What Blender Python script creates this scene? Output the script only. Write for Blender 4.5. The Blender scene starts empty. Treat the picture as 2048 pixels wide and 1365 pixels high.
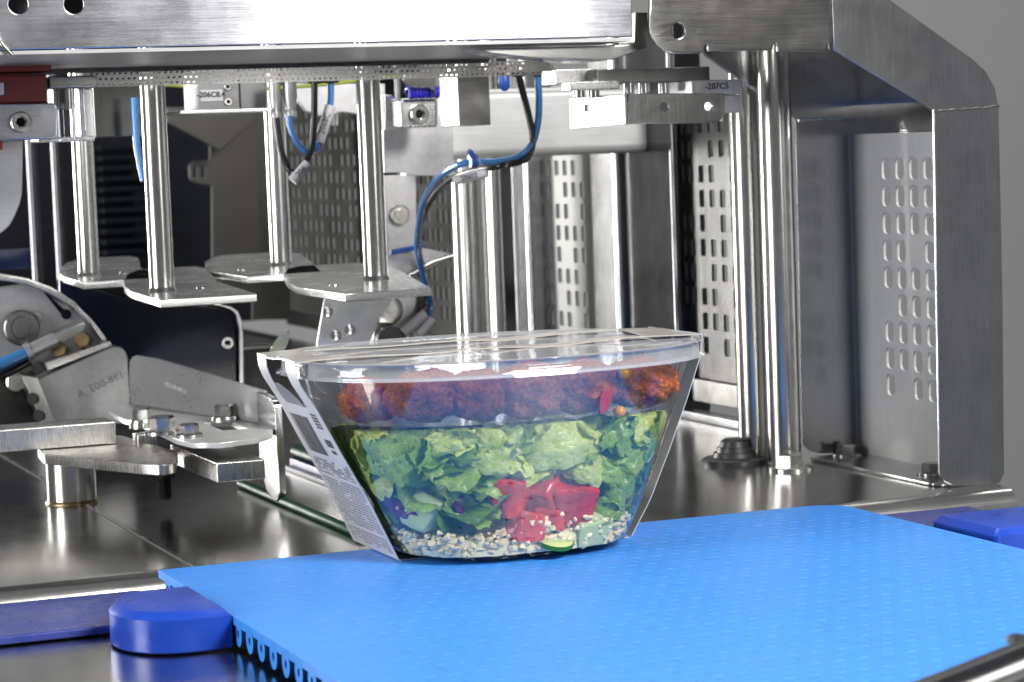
import bpy, bmesh, math, random
import numpy as np
from mathutils import Vector, Matrix

random.seed(7)
R_ = math.radians
scene = bpy.context.scene
col = scene.collection

# ------------------------------------------------------------------ camera
# metres; belt top is z = 0, X runs across the belt, Y runs away along it
F_PX, CXP, CYP = 5000.0, 1024.0, 682.5          # focal length in px of a 2048 px wide picture
ROLL, PITCH, YAW = R_(2.15), R_(4.5), R_(21.3)
fwd = Vector((math.sin(YAW)*math.cos(PITCH), math.cos(YAW)*math.cos(PITCH), -math.sin(PITCH)))
r0 = Vector((math.cos(YAW), -math.sin(YAW), 0.0))
u0 = r0.cross(fwd)
RGT = r0*math.cos(ROLL) - u0*math.sin(ROLL)
UPV = r0*math.sin(ROLL) + u0*math.cos(ROLL)
CAM = Vector((-0.3989, -1.0351, 0.1799))

cam_d = bpy.data.cameras.new('camera')
cam_d.sensor_width = 36.0
cam_d.lens = 36.0*F_PX/2048.0
cam_d.clip_start = 0.02
cam_d.clip_end = 60.0
cam_d.dof.use_dof = True
cam_d.dof.focus_distance = 1.12
cam_d.dof.aperture_fstop = 26.0
cam = bpy.data.objects.new('camera', cam_d)
col.objects.link(cam)
rot = Matrix((RGT, UPV, -fwd)).transposed()
cam.matrix_world = Matrix.Translation(CAM) @ rot.to_4x4()
scene.camera = cam

# ------------------------------------------------------------------ light
world = bpy.data.worlds.new('World')
scene.world = world
world.use_nodes = True
bg = world.node_tree.nodes['Background']
bg.inputs['Color'].default_value = (0.93, 0.96, 1.0, 1)
bg.inputs['Strength'].default_value = 0.20

def area(name, loc, target, w, h, power, colour=(1, 1, 1), spread=180):
    l = bpy.data.lights.new(name, 'AREA')
    l.shape = 'RECTANGLE'; l.size = w; l.size_y = h
    l.energy = power; l.color = colour
    l.spread = R_(spread)
    o = bpy.data.objects.new(name, l)
    col.objects.link(o)
    o.location = loc
    o.rotation_euler = (Vector(target) - Vector(loc)).to_track_quat('-Z', 'Y').to_euler()
    return o

area('softbox_key', (0.44, -1.10, 0.86), (0.02, 0.0, 0.05), 0.40, 0.40, 29, (1.0, 0.975, 0.94))
area('softbox_low', (0.54, -1.50, 0.36), (0.05, 0.0, 0.22), 0.26, 0.46, 2.6, (1.0, 0.985, 0.96))
area('softbox_left', (-1.35, -0.06, 0.26), (0.0, 0.25, 0.12), 0.50, 0.9, 20, (0.99, 0.99, 1.0))
area('window_back', (-0.74, 1.75, 0.10), (0.3, 0.2, 0.1), 0.34, 0.56, 34, (1.0, 0.98, 0.95))
area('room_light', (0.9, 1.2, 2.2), (0.9, 3.0, 0.3), 1.6, 1.6, 40, (1.0, 0.99, 0.97))

scene.view_settings.view_transform = 'Standard'
scene.view_settings.look = 'None'
scene.view_settings.exposure = 0.0
scene.view_settings.gamma = 1.0
scene.view_settings.use_curve_mapping = False
scene.render.engine = 'CYCLES'
scene.cycles.max_bounces = 10
scene.cycles.transparent_max_bounces = 24
scene.cycles.glossy_bounces = 6
scene.cycles.caustics_reflective = False
scene.cycles.caustics_refractive = False
scene.cycles.use_denoising = True
scene.cycles.sample_clamp_indirect = 6.0

# ------------------------------------------------------------------ measuring helpers: from a picture point to a point on a plane
def ray(px, py):
    return fwd + RGT*((px-CXP)/F_PX) + UPV*((CYP-py)/F_PX)
def at_y(px, py, Y):
    d = ray(px, py); return CAM + d*((Y-CAM.y)/d.y)
def at_x(px, py, X):
    d = ray(px, py); return CAM + d*((X-CAM.x)/d.x)
def at_z(px, py, Z):
    d = ray(px, py); return CAM + d*((Z-CAM.z)/d.z)

# ------------------------------------------------------------------ materials
MATS = {}
class NT:
    def __init__(s, name):
        s.m = bpy.data.materials.new(name); s.m.use_nodes = True
        s.t = s.m.node_tree; s.n = s.t.nodes; s.l = s.t.links
        s.p = s.n['Principled BSDF']; s.out = s.n['Material Output']
        MATS[name] = s.m
    def node(s, kind, **kw):
        n = s.n.new(kind)
        for k, v in kw.items():
            if k in n.inputs.keys(): n.inputs[k].default_value = v
            else: setattr(n, k, v)
        return n
    def link(s, a, b): s.l.new(a, b)
    def set(s, **kw):
        for k, v in kw.items(): s.p.inputs[k.replace('_', ' ')].default_value = v
    def coords(s, scale, kind='Object'):
        tc = s.node('ShaderNodeTexCoord'); mp = s.node('ShaderNodeMapping')
        mp.inputs['Scale'].default_value = scale
        s.link(tc.outputs[kind], mp.inputs['Vector']); return mp.outputs['Vector']
    def noise(s, scale, vec, detail=4, rough=0.6):
        n = s.node('ShaderNodeTexNoise'); n.inputs['Scale'].default_value = scale
        n.inputs['Detail'].default_value = detail; n.inputs['Roughness'].default_value = rough
        s.link(vec, n.inputs['Vector']); return n.outputs['Fac']
    def ramp(s, fac, lo, hi, p0=0.3, p1=0.7):
        r = s.node('ShaderNodeMapRange'); r.inputs['From Min'].default_value = p0; r.inputs['From Max'].default_value = p1
        r.inputs['To Min'].default_value = lo; r.inputs['To Max'].default_value = hi
        s.link(fac, r.inputs['Value']); return r.outputs['Result']
    def cramp(s, fac, stops):
        r = s.node('ShaderNodeValToRGB'); e = r.color_ramp.elements
        while len(e) < len(stops): e.new(0.5)
        for k, (p, c) in enumerate(stops):
            e[k].position = p; e[k].color = (*c, 1)
        s.link(fac, r.inputs['Fac']); return r.outputs['Color']
    def bump(s, fac, strength, dist=0.001):
        b = s.node('ShaderNodeBump'); b.inputs['Strength'].default_value = strength; b.inputs['Distance'].default_value = dist
        s.link(fac, b.inputs['Height']); s.link(b.outputs['Normal'], s.p.inputs['Normal'])

def steel(name, base, rough, brush=(40, 40, 900), spread=0.12, bump=0.05, tint=None, patch=0.10, metallic=1.0):
    """brushed sheet: fine grain along the short scale axis, cloudy smears in the polish"""
    t = NT(name); t.set(Metallic=metallic)
    v = t.coords(brush); g = t.noise(1.0, v, 3, 0.7)
    c = t.noise(28.0, t.coords((1, 1, 1)), 5, 0.65)
    add = t.node('ShaderNodeMath', operation='ADD')
    t.link(t.ramp(g, rough-spread*0.5, rough+spread*0.5), add.inputs[0]); t.link(t.ramp(c, -patch*0.5, patch*0.5, 0.35, 0.65), add.inputs[1])
    t.link(add.outputs[0], t.p.inputs['Roughness'])
    lo = tuple(x*0.84 for x in base); hi = tuple(min(1, x*1.08) for x in base)
    mixf = t.node('ShaderNodeMath', operation='MULTIPLY_ADD'); t.link(c, mixf.inputs[0]); mixf.inputs[1].default_value = 0.6
    t.link(t.ramp(g, 0.0, 0.4), mixf.inputs[2])
    t.link(t.cramp(mixf.outputs[0], [(0.25, lo), (0.75, hi)]), t.p.inputs['Base Color'])
    if bump: t.bump(g, bump, 0.0004)
    return t.m

def plain(name, base, rough=0.5, metallic=0.0, bump=0.0, scale=300, spec=0.5, vary=0.12, coat=0.0, trans=0.0, sss=0.0, rv=0.1):
    t = NT(name); t.set(Metallic=metallic); t.p.inputs['Specular IOR Level'].default_value = spec
    v = t.coords((1, 1, 1)); n = t.noise(scale, v, 4, 0.6); n2 = t.noise(scale*0.13, v, 3, 0.6)
    lo = tuple(x*(1-vary) for x in base); hi = tuple(min(1, x*(1+vary)) for x in base)
    t.link(t.cramp(n2, [(0.3, lo), (0.7, hi)]), t.p.inputs['Base Color'])
    t.link(t.ramp(n2, max(0.02, rough-rv), rough+rv), t.p.inputs['Roughness'])
    if coat: t.p.inputs['Coat Weight'].default_value = coat
    if trans: t.p.inputs['Transmission Weight'].default_value = trans
    if sss:
        t.p.inputs['Subsurface Weight'].default_value = sss
        t.p.inputs['Subsurface Radius'].default_value = (0.004, 0.002, 0.001)
        t.p.inputs['Subsurface Scale'].default_value = 0.6
    if bump: t.bump(n, bump, 0.0006)
    return t.m

def clear_film(name, tint=(0.96, 0.97, 0.99), base=0.05, power=4.0, rough=0.03, haze=0.0, wob=0.0):
    """thin clear plastic: looks through, mirrors more at a slant"""
    t = NT(name)
    t.n.remove(t.p)
    tr = t.node('ShaderNodeBsdfTransparent'); tr.inputs['Color'].default_value = (*tint, 1)
    gl = t.node('ShaderNodeBsdfGlossy'); gl.inputs['Roughness'].default_value = rough
    lw = t.node('ShaderNodeLayerWeight'); lw.inputs['Blend'].default_value = 0.5
    pw = t.node('ShaderNodeMath', operation='POWER'); t.link(lw.outputs['Facing'], pw.inputs[0]); pw.inputs[1].default_value = power
    ma = t.node('ShaderNodeMath', operation='MULTIPLY_ADD'); t.link(pw.outputs[0], ma.inputs[0]); ma.inputs[1].default_value = 0.75; ma.inputs[2].default_value = base
    mx = t.node('ShaderNodeMixShader'); t.link(ma.outputs[0], mx.inputs[0])
    t.link(tr.outputs[0], mx.inputs[1]); t.link(gl.outputs[0], mx.inputs[2])
    last = mx
    if haze:
        df = t.node('ShaderNodeBsdfDiffuse'); df.inputs['Color'].default_value = (0.82, 0.84, 0.88, 1)
        m2 = t.node('ShaderNodeMixShader'); m2.inputs[0].default_value = haze
        t.link(mx.outputs[0], m2.inputs[1]); t.link(df.outputs[0], m2.inputs[2]); last = m2
    if wob:
        n = t.noise(60, t.coords((1, 1, 1)), 2, 0.5)
        b = t.node('ShaderNodeBump'); b.inputs['Strength'].default_value = wob; b.inputs['Distance'].default_value = 0.002
        t.link(n, b.inputs['Height']); t.link(b.outputs['Normal'], gl.inputs['Normal']); t.link(b.outputs['Normal'], lw.inputs['Normal'])
    t.link(last.outputs[0], t.out.inputs['Surface'])
    return t.m

M = {}
M['sheet_h'] = steel('brushed_sheet_long', (0.48, 0.48, 0.49), 0.20, (40, 3500, 3500), 0.05, 0.03, patch=0.08)
M['beam'] = steel('brushed_beam', (0.62, 0.62, 0.66), 0.17, (30, 3500, 3500), 0.05, 0.03, patch=0.06)
M['sheet_v'] = steel('brushed_sheet_upright', (0.45, 0.45, 0.455), 0.18, (3500, 3500, 40), 0.05, 0.03, patch=0.04)
M['deck'] = steel('deck_steel', (0.62, 0.61, 0.585), 0.185, (30, 2500, 2500), 0.06, 0.025, patch=0.03)
M['tube'] = steel('polished_tube', (0.54, 0.53, 0.505), 0.205, (2500, 2500, 30), 0.05, 0.02, patch=0.04)
M['plate'] = steel('ground_plate', (0.66, 0.66, 0.65), 0.25, (1500, 60, 1500), 0.06, 0.02, patch=0.05)
M['alu'] = steel('anodised_aluminium', (0.50, 0.50, 0.505), 0.42, (200, 200, 200), 0.04, 0.01, metallic=0.6, patch=0.04)
M['dull'] = steel('dull_steel', (0.30, 0.297, 0.285), 0.22, (2500, 2500, 30), 0.05, 0.02, patch=0.06)
M['headsteel'] = steel('head_plate_steel', (0.36, 0.352, 0.335), 0.17, (40, 2500, 2500), 0.05, 0.02, patch=0.07)
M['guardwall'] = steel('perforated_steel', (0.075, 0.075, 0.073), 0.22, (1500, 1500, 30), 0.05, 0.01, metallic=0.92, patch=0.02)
M['guard_lit'] = steel('lit_perforated_steel', (0.31, 0.31, 0.30), 0.45, (1500, 1500, 30), 0.05, 0.01, metallic=0.25, patch=0.02)  # same guard steel, the light it reflects put into a paler base colour
M['guard_shade'] = plain('shaded_perforated_steel', (0.030, 0.030, 0.028), 0.35, scale=60, vary=0.2, spec=0.12)  # same guard steel, the dark surroundings it mirrors put into the base colour
M['web'] = steel('slotted_side_steel', (0.78, 0.77, 0.75), 0.34, (2500, 2500, 30), 0.05, 0.02, patch=0.04, metallic=0.15)
M['darkpost'] = steel('dark_upright_steel', (0.085, 0.085, 0.09), 0.12, (2500, 2500, 30), 0.04, 0.01, patch=0.02)
M['bolt'] = steel('zinc_bolt', (0.52, 0.51, 0.49), 0.22, (300, 300, 300), 0.08, 0.02)
M['mirror'] = steel('polished_sheet', (0.76, 0.76, 0.76), 0.13, (1500, 60, 1500), 0.04, 0.01, patch=0.05)
M['sawn'] = steel('sawn_edge_steel', (0.48, 0.47, 0.45), 0.28, (2500, 2500, 120), 0.12, 0.18)
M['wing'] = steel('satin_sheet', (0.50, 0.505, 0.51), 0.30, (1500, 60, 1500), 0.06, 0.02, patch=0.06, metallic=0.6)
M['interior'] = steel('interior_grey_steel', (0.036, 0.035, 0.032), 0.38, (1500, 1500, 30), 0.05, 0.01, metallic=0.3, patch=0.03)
M['galv'] = steel('galvanised_beam', (0.56, 0.565, 0.56), 0.40, (30, 1500, 1500), 0.06, 0.02, metallic=0.5, patch=0.04)
M['under'] = steel('underside_steel', (0.34, 0.34, 0.345), 0.42, (30, 1500, 1500), 0.06, 0.02, patch=0.06)
M['brightplate'] = steel('bright_satin_plate', (0.82, 0.82, 0.81), 0.34, (60, 1500, 1500), 0.06, 0.02, metallic=0.45, patch=0.05)
M['sensor'] = plain('grey_sensor_plastic', (0.26, 0.26, 0.265), 0.5, vary=0.05)
M['brass'] = plain('brass_nut', (0.34, 0.25, 0.13), 0.35, 1.0)
M['rubber'] = plain('black_rubber', (0.015, 0.015, 0.017), 0.45, bump=0.1)
M['cable'] = plain('black_cable', (0.012, 0.012, 0.014), 0.22, rv=0.05)
M['hose'] = plain('blue_air_hose', (0.045, 0.22, 0.55), 0.14, spec=0.7, coat=0.5, rv=0.05)
M['tie'] = plain('blue_cable_tie', (0.02, 0.10, 0.42), 0.4)
M['belt'] = plain('belt_blue_plastic', (0.060, 0.295, 0.86), 0.42, bump=0.06, scale=900, vary=0.05, spec=0.3, rv=0.05)
M['guide'] = plain('guide_blue_plastic', (0.010, 0.058, 0.44), 0.34, bump=0.05, scale=500, vary=0.08, rv=0.08)
M['strip'] = plain('strip_blue_plastic', (0.04, 0.06, 0.30), 0.28, bump=0.04, scale=300, vary=0.1)
M['navy'] = plain('navy_guard_plastic', (0.006, 0.012, 0.040), 0.12, scale=40, vary=0.4, spec=0.25, rv=0.04)
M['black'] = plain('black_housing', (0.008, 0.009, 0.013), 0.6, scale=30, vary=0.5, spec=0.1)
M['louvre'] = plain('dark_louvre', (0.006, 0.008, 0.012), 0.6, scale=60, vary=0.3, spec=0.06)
M['red'] = plain('red_lacquer', (0.15, 0.004, 0.004), 0.35, scale=80)
M['orange'] = plain('orange_red_lacquer', (0.60, 0.03, 0.008), 0.4)
M['wall'] = plain('grey_wall_paint', (0.42, 0.425, 0.42), 0.9, scale=6, vary=0.05, bump=0.05)
M['white'] = plain('white_label', (0.78, 0.78, 0.80), 0.45, vary=0.04)
M['ink'] = plain('print_ink', (0.02, 0.02, 0.025), 0.6)
M['inkgrey'] = plain('print_ink_grey', (0.16, 0.16, 0.18), 0.6)
M['engrave'] = plain('engraving', (0.92, 0.92, 0.91), 0.6)
M['engrave_dark'] = plain('laser_marking', (0.26, 0.25, 0.24), 0.5)
M['greenbelt'] = plain('green_round_belt', (0.004, 0.05, 0.024), 0.5, rv=0.05, spec=0.3)
M['violet'] = plain('violet_strip', (0.05, 0.035, 0.28), 0.35)
M['paletape'] = plain('pale_strip', (0.60, 0.60, 0.62), 0.4)
M['coil'] = plain('violet_spiral_hose', (0.03, 0.02, 0.62), 0.2, coat=0.4)
M['wire'] = plain('green_yellow_wire', (0.30, 0.34, 0.03), 0.5)
M['clear'] = clear_film('clear_bowl_plastic', base=0.165, power=3.2, rough=0.03, wob=0.10)
M['tray'] = clear_film('clear_tray_plastic', base=0.06, power=3.0, rough=0.06, haze=0.02, wob=0.10)
M['lid'] = clear_film('clear_lid_plastic', base=0.14, power=2.2, rough=0.05, haze=0.24, wob=0.12)
M['acryl'] = clear_film('clear_cylinder', base=0.08, power=2.5, rough=0.03, haze=0.06)
M['card'] = plain('sleeve_card', (0.45, 0.45, 0.47), 0.5, bump=0.06, scale=700, vary=0.03)
M['kraft'] = plain('sleeve_card_inside', (0.46, 0.43, 0.40), 0.20, bump=0.0, scale=300, vary=0.04)
M['grain'] = plain('bulgur', (0.90, 0.76, 0.46), 0.55, scale=330, vary=0.22)
M['tomato'] = plain('tomato_flesh', (0.60, 0.028, 0.010), 0.18, scale=420, vary=0.55, bump=0.35, sss=0.15)
M['cucumber'] = plain('cucumber_flesh', (0.52, 0.62, 0.30), 0.3, scale=120, vary=0.15, sss=0.25)
M['peel'] = plain('cucumber_peel', (0.03, 0.13, 0.02), 0.3, scale=120, vary=0.3)
M['corn'] = plain('corn_kernel', (0.80, 0.34, 0.03), 0.25, scale=200, vary=0.2, sss=0.2)
M['cabbage'] = plain('red_cabbage', (0.10, 0.015, 0.10), 0.35, scale=120, vary=0.4)

def leaf_mat(name, dark, light):
    t = NT(name); t.set(Roughness=0.32)
    v = t.coords((1, 1, 1)); n = t.noise(95, v, 5, 0.6)
    w = t.node('ShaderNodeTexVoronoi'); w.feature = 'DISTANCE_TO_EDGE'; w.inputs['Scale'].default_value = 260
    t.link(v, w.inputs['Vector'])
    vein = t.ramp(w.outputs['Distance'], 0.55, 0.0, 0.0, 0.07)
    mixc = t.node('ShaderNodeMix', data_type='RGBA'); t.link(vein, mixc.inputs[0]); t.link(t.cramp(n, [(0.30, dark), (0.72, light)]), mixc.inputs[6])
    mixc.inputs[7].default_value = (min(1, light[0]*1.15+0.05), min(1, light[1]*1.1+0.03), light[2]*1.2+0.03, 1)
    t.link(mixc.outputs[2], t.p.inputs['Base Color'])
    t.bump(w.outputs['Distance'], 0.6, 0.0014)
    tl = t.node('ShaderNodeBsdfTranslucent'); tl.inputs['Color'].default_value = (light[0]*0.9, light[1]*0.9, light[2]*0.5, 1)
    mx = t.node('ShaderNodeMixShader'); mx.inputs[0].default_value = 0.30
    t.link(t.p.outputs[0], mx.inputs[1]); t.link(tl.outputs[0], mx.inputs[2]); t.link(mx.outputs[0], t.out.inputs['Surface'])
    return t.m
M['leaf_a'] = leaf_mat('lettuce_pale', (0.42, 0.56, 0.06), (0.80, 0.88, 0.32))
M['leaf_b'] = leaf_mat('lettuce_mid', (0.14, 0.32, 0.035), (0.44, 0.62, 0.12))
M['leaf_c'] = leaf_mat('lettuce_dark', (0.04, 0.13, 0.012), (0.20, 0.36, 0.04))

def falafel_mat():
    t = NT('falafel_crust'); t.set(Roughness=0.6)
    v = t.coords((1, 1, 1)); n = t.noise(420, v, 6, 0.7); n2 = t.noise(90, v, 4, 0.6)
    mul = t.node('ShaderNodeMath', operation='MULTIPLY_ADD'); t.link(n, mul.inputs[0]); mul.inputs[1].default_value = 0.6
    m3 = t.node('ShaderNodeMath', operation='MULTIPLY'); t.link(n2, m3.inputs[0]); m3.inputs[1].default_value = 0.45; t.link(m3.outputs[0], mul.inputs[2])
    t.link(t.cramp(mul.outputs[0], [(0.36, (0.07, 0.012, 0.005)), (0.50, (0.34, 0.060, 0.016)), (0.66, (0.72, 0.24, 0.07))]), t.p.inputs['Base Color'])
    t.bump(n, 0.9, 0.002)
    return t.m
M['falafel'] = falafel_mat()

# ------------------------------------------------------------------ building helpers
WL = {}      # world location of every object's origin
def tag(o, label=None, cat=None, group=None, kind=None):
    if label: o['label'] = label
    if cat: o['category'] = cat
    if group: o['group'] = group
    if kind: o['kind'] = kind
    return o
def attach(o, parent):
    if parent is not None:
        o.parent = parent
        o.matrix_parent_inverse = Matrix.Translation(-WL[parent])
def empty(name, loc, label=None, cat=None, group=None):
    o = bpy.data.objects.new(name, None); o.empty_display_size = 0.01
    col.objects.link(o); o.location = loc; WL[o] = Vector(loc)
    return tag(o, label, cat, group)
def finish(name, me, mat, parent=None, smooth=None):
    """link a mesh given in world coordinates with its origin at its base"""
    co = np.empty(len(me.vertices)*3, 'f'); me.vertices.foreach_get('co', co); co = co.reshape(-1, 3)
    base = Vector(((co[:, 0].min()+co[:, 0].max())/2, (co[:, 1].min()+co[:, 1].max())/2, co[:, 2].min()))
    me.transform(Matrix.Translation(-base))
    if smooth is not None:
        me.polygons.foreach_set('use_smooth', [True]*len(me.polygons))
        if smooth < 180: me.set_sharp_from_angle(angle=R_(smooth))
    if mat is not None: me.materials.append(mat if not isinstance(mat, str) else M[mat])
    o = bpy.data.objects.new(name, me); col.objects.link(o)
    o.location = base; WL[o] = base
    attach(o, parent)
    return o
def weighted(o):
    m = o.modifiers.new('weighted_normals', 'WEIGHTED_NORMAL'); m.mode = 'FACE_AREA'; m.weight = 60; m.keep_sharp = True
    return o
def from_bm(name, bm, mat, parent=None, smooth=None):
    me = bpy.data.meshes.new(name); bmesh.ops.recalc_face_normals(bm, faces=bm.faces)
    bm.to_mesh(me); bm.free(); return finish(name, me, mat, parent, smooth)
def pydata(name, vs, fs, mat, parent=None, smooth=None, fix=True):
    me = bpy.data.meshes.new(name); me.from_pydata([tuple(v) for v in vs], [], fs); me.update()
    if fix:
        bm = bmesh.new(); bm.from_mesh(me); bmesh.ops.recalc_face_normals(bm, faces=bm.faces); bm.to_mesh(me); bm.free()
    return finish(name, me, mat, parent, smooth)
def bm_box(bm, x0, x1, y0, y1, z0, z1):
    v = [bm.verts.new((x, y, z)) for x in (x0, x1) for y in (y0, y1) for z in (z0, z1)]
    for f in ((0,1,3,2), (4,6,7,5), (0,4,5,1), (2,3,7,6), (0,2,6,4), (1,5,7,3)): bm.faces.new([v[i] for i in f])
    return v
def box(name, x0, x1, y0, y1, z0, z1, mat, parent=None, bev=0.0006, seg=2):
    bm = bmesh.new(); bm_box(bm, x0, x1, y0, y1, z0, z1)
    bmesh.ops.recalc_face_normals(bm, faces=bm.faces)
    if bev: bmesh.ops.bevel(bm, geom=bm.edges[:], offset=bev, segments=seg, affect='EDGES', profile=0.5)
    return weighted(from_bm(name, bm, mat, parent, 50))
def rounded(pts, radii, n=5):
    """round the corners of a 2D outline"""
    out = []; N = len(pts)
    if not hasattr(radii, '__len__'): radii = [radii]*N
    for i in range(N):
        p = Vector(pts[i]); a = Vector(pts[i-1]); b = Vector(pts[(i+1) % N]); r = radii[i]
        if r <= 0: out.append(p); continue
        d1 = (a-p); d2 = (b-p); l = min(r, d1.length*0.49, d2.length*0.49)
        p1 = p + d1.normalized()*l; p2 = p + d2.normalized()*l
        for k in range(n+1):
            t = k/n; out.append(p1*(1-t)**2 + p*2*t*(1-t) + p2*t*t)
    return [tuple(v) for v in out]
def circle2(c, r, n=24): return [(c[0]+r*math.cos(2*math.pi*k/n), c[1]+r*math.sin(2*math.pi*k/n)) for k in range(n)]
AX = {'xz': Matrix(((1,0,0),(0,0,-1),(0,1,0))), 'xy': Matrix(((1,0,0),(0,1,0),(0,0,1))), 'yz': Matrix(((0,0,1),(1,0,0),(0,1,0)))}
def prism(name, plane, outline, level, thick, mat, parent=None, holes=(), bev=0.0004, smooth=35):
    """a plate: 2D outline (with holes) in a coordinate plane, from level to level+thick along the third axis"""
    cu = bpy.data.curves.new(name, 'CURVE'); cu.dimensions = '2D'; cu.fill_mode = 'BOTH'
    bev = min(bev, abs(thick)*0.3)
    cu.extrude = abs(thick)/2 - bev; cu.bevel_depth = bev; cu.bevel_resolution = 1; cu.offset = -bev
    for poly in [outline] + list(holes):
        sp = cu.splines.new('POLY'); sp.points.add(len(poly)-1); sp.use_cyclic_u = True
        for k, p in enumerate(poly): sp.points[k].co = (p[0], p[1], 0, 1)
    ob = bpy.data.objects.new(name, cu); col.objects.link(ob)
    dg = bpy.context.evaluated_depsgraph_get()
    me = bpy.data.meshes.new_from_object(ob.evaluated_get(dg))
    col.objects.unlink(ob); bpy.data.objects.remove(ob); bpy.data.curves.remove(cu)
    bm = bmesh.new(); bm.from_mesh(me); bmesh.ops.remove_doubles(bm, verts=bm.verts, dist=1e-6)
    m = AX[plane].to_4x4()
    mid = level + thick/2
    off = {'xz': Vector((0, mid, 0)), 'xy': Vector((0, 0, mid)), 'yz': Vector((mid, 0, 0))}[plane]
    bm.transform(Matrix.Translation(off) @ m); bmesh.ops.recalc_face_normals(bm, faces=bm.faces)
    me.clear_geometry(); bm.to_mesh(me); bm.free(); me.name = name; me.materials.clear()
    return weighted(finish(name, me, mat, parent, 55))
def plate3(name, pts, p0, p1, thick, mat, parent=None, bev=0.0004):
    """upright plate on the vertical plane through p0 and p1 (outline in picture points)"""
    d = Vector((p1.x-p0.x, p1.y-p0.y, 0)).normalized(); n = Vector((-d.y, d.x, 0))
    if n.y < 0: n = -n
    bm = bmesh.new(); P = []
    for (x, y) in pts:
        r = ray(x, y); t = (p0-CAM).dot(n)/r.dot(n); P.append(CAM + r*t)
    a = [bm.verts.new(p) for p in P]; b = [bm.verts.new(p+n*thick) for p in P]; N = len(P)
    bm.faces.new(a); bm.faces.new(b[::-1])
    for k in range(N): bm.faces.new((a[k], a[(k+1) % N], b[(k+1) % N], b[k]))
    bmesh.ops.recalc_face_normals(bm, faces=bm.faces)
    if bev: bmesh.ops.bevel(bm, geom=bm.edges[:], offset=bev, segments=1, affect='EDGES')
    return weighted(from_bm(name, bm, mat, parent, 50))
def pxz(pts, Y):      # picture points -> x,z outline on an upright plane across the machine
    return [(at_y(x, y, Y).x, at_y(x, y, Y).z) for x, y in pts]
def pxy(pts, Z): return [(at_z(x, y, Z).x, at_z(x, y, Z).y) for x, y in pts]
def pyz(pts, X): return [(at_x(x, y, X).y, at_x(x, y, X).z) for x, y in pts]

def frame_of(d):
    d = d.normalized(); a = Vector((0, 0, 1)) if abs(d.z) < 0.9 else Vector((1, 0, 0))
    u = d.cross(a).normalized(); return u, d.cross(u).normalized()
def lathe(name, p0, axis, prof, mat, parent=None, seg=28, smooth=35, cap=True):
    """turned part: prof = [(distance along the axis, radius), ...]"""
    p0 = Vector(p0); ax = Vector(axis).normalized(); u, v = frame_of(ax); vs = []; fs = []
    for h, r in prof:
        for k in range(seg):
            a = 2*math.pi*k/seg; vs.append(p0 + ax*h + (u*math.cos(a) + v*math.sin(a))*r)
    for i in range(len(prof)-1):
        for k in range(seg):
            k2 = (k+1) % seg; fs.append((i*seg+k, i*seg+k2, (i+1)*seg+k2, (i+1)*seg+k))
    if cap:
        fs.append(tuple(range(seg))[::-1]); fs.append(tuple(range((len(prof)-1)*seg, len(prof)*seg)))
    return pydata(name, vs, fs, mat, parent, smooth)
def rod(name, p0, p1, r, mat, parent=None, seg=28, ch=0.0004):
    p0 = Vector(p0); p1 = Vector(p1); L = (p1-p0).length; ch = min(ch, r*0.4, L*0.3)
    return lathe(name, p0, p1-p0, [(0, r-ch), (ch, r), (L-ch, r), (L, r-ch)], mat, parent, seg)
def spline(pts, n=10):
    pts = [Vector(p) for p in pts]; P = [pts[0]*2-pts[1]] + pts + [pts[-1]*2-pts[-2]]; out = []
    for i in range(1, len(P)-2):
        a, b, c, d = P[i-1:i+3]
        for k in range(n):
            t = k/n; out.append(0.5*((2*b) + (c-a)*t + (2*a-5*b+4*c-d)*t*t + (3*b-a-3*c+d)*t*t*t))
    out.append(pts[-1]); return out
def tube(name, pts, r, mat, parent=None, seg=12, n=10, straight=False):
    path = [Vector(p) for p in pts] if straight else spline(pts, n)
    vs = []; fs = []; u = None
    for i, p in enumerate(path):
        d = (path[min(i+1, len(path)-1)] - path[max(i-1, 0)]).normalized()
        if u is None: u, v = frame_of(d)
        else:
            u = (u - d*u.dot(d)).normalized(); v = d.cross(u)
        for k in range(seg):
            a = 2*math.pi*k/seg; vs.append(p + (u*math.cos(a) + v*math.sin(a))*r)
    for i in range(len(path)-1):
        for k in range(seg):
            k2 = (k+1) % seg; fs.append((i*seg+k, i*seg+k2, (i+1)*seg+k2, (i+1)*seg+k))
    fs.append(tuple(range(seg))[::-1]); fs.append(tuple(range((len(path)-1)*seg, len(path)*seg)))
    return pydata(name, vs, fs, mat, parent, 60)
def hexhead(name, p, axis, af, h, mat, parent=None, turn=0.2):
    """hexagon head with a turned-down crown"""
    p = Vector(p); ax = Vector(axis).normalized(); u, v = frame_of(ax); r = af/math.sqrt(3); vs = []; fs = []
    rows = [(0, r), (h*0.82, r), (h, r*0.86)]
    for hh, rr in rows:
        for k in range(6):
            a = math.pi*k/3 + turn; vs.append(p + ax*hh + (u*math.cos(a)+v*math.sin(a))*rr)
    for i in range(2):
        for k in range(6): k2 = (k+1) % 6; fs.append((i*6+k, i*6+k2, (i+1)*6+k2, (i+1)*6+k))
    fs.append((5,4,3,2,1,0)); fs.append((12,13,14,15,16,17))
    o = pydata(name, vs, fs, mat, parent)
    return o
def hex_bolt(base, axis, af, h, washer, label, group=None, parent=None, wr=None, name='hex_bolt', turn=0.2):
    """a bolt: washer under a hexagon head"""
    base = Vector(base); ax = Vector(axis).normalized()
    r = parent if parent is not None else empty(name, base, label, 'bolt', group)
    if washer: lathe('washer', base, ax, [(0, wr or af*0.80), (washer*0.7, wr or af*0.80), (washer, (wr or af*0.80)*0.93)], 'bolt', r, 26)
    hexhead('bolt_head', base+ax*washer, ax, af, h, M['bolt'], r, turn)
    return r
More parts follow.
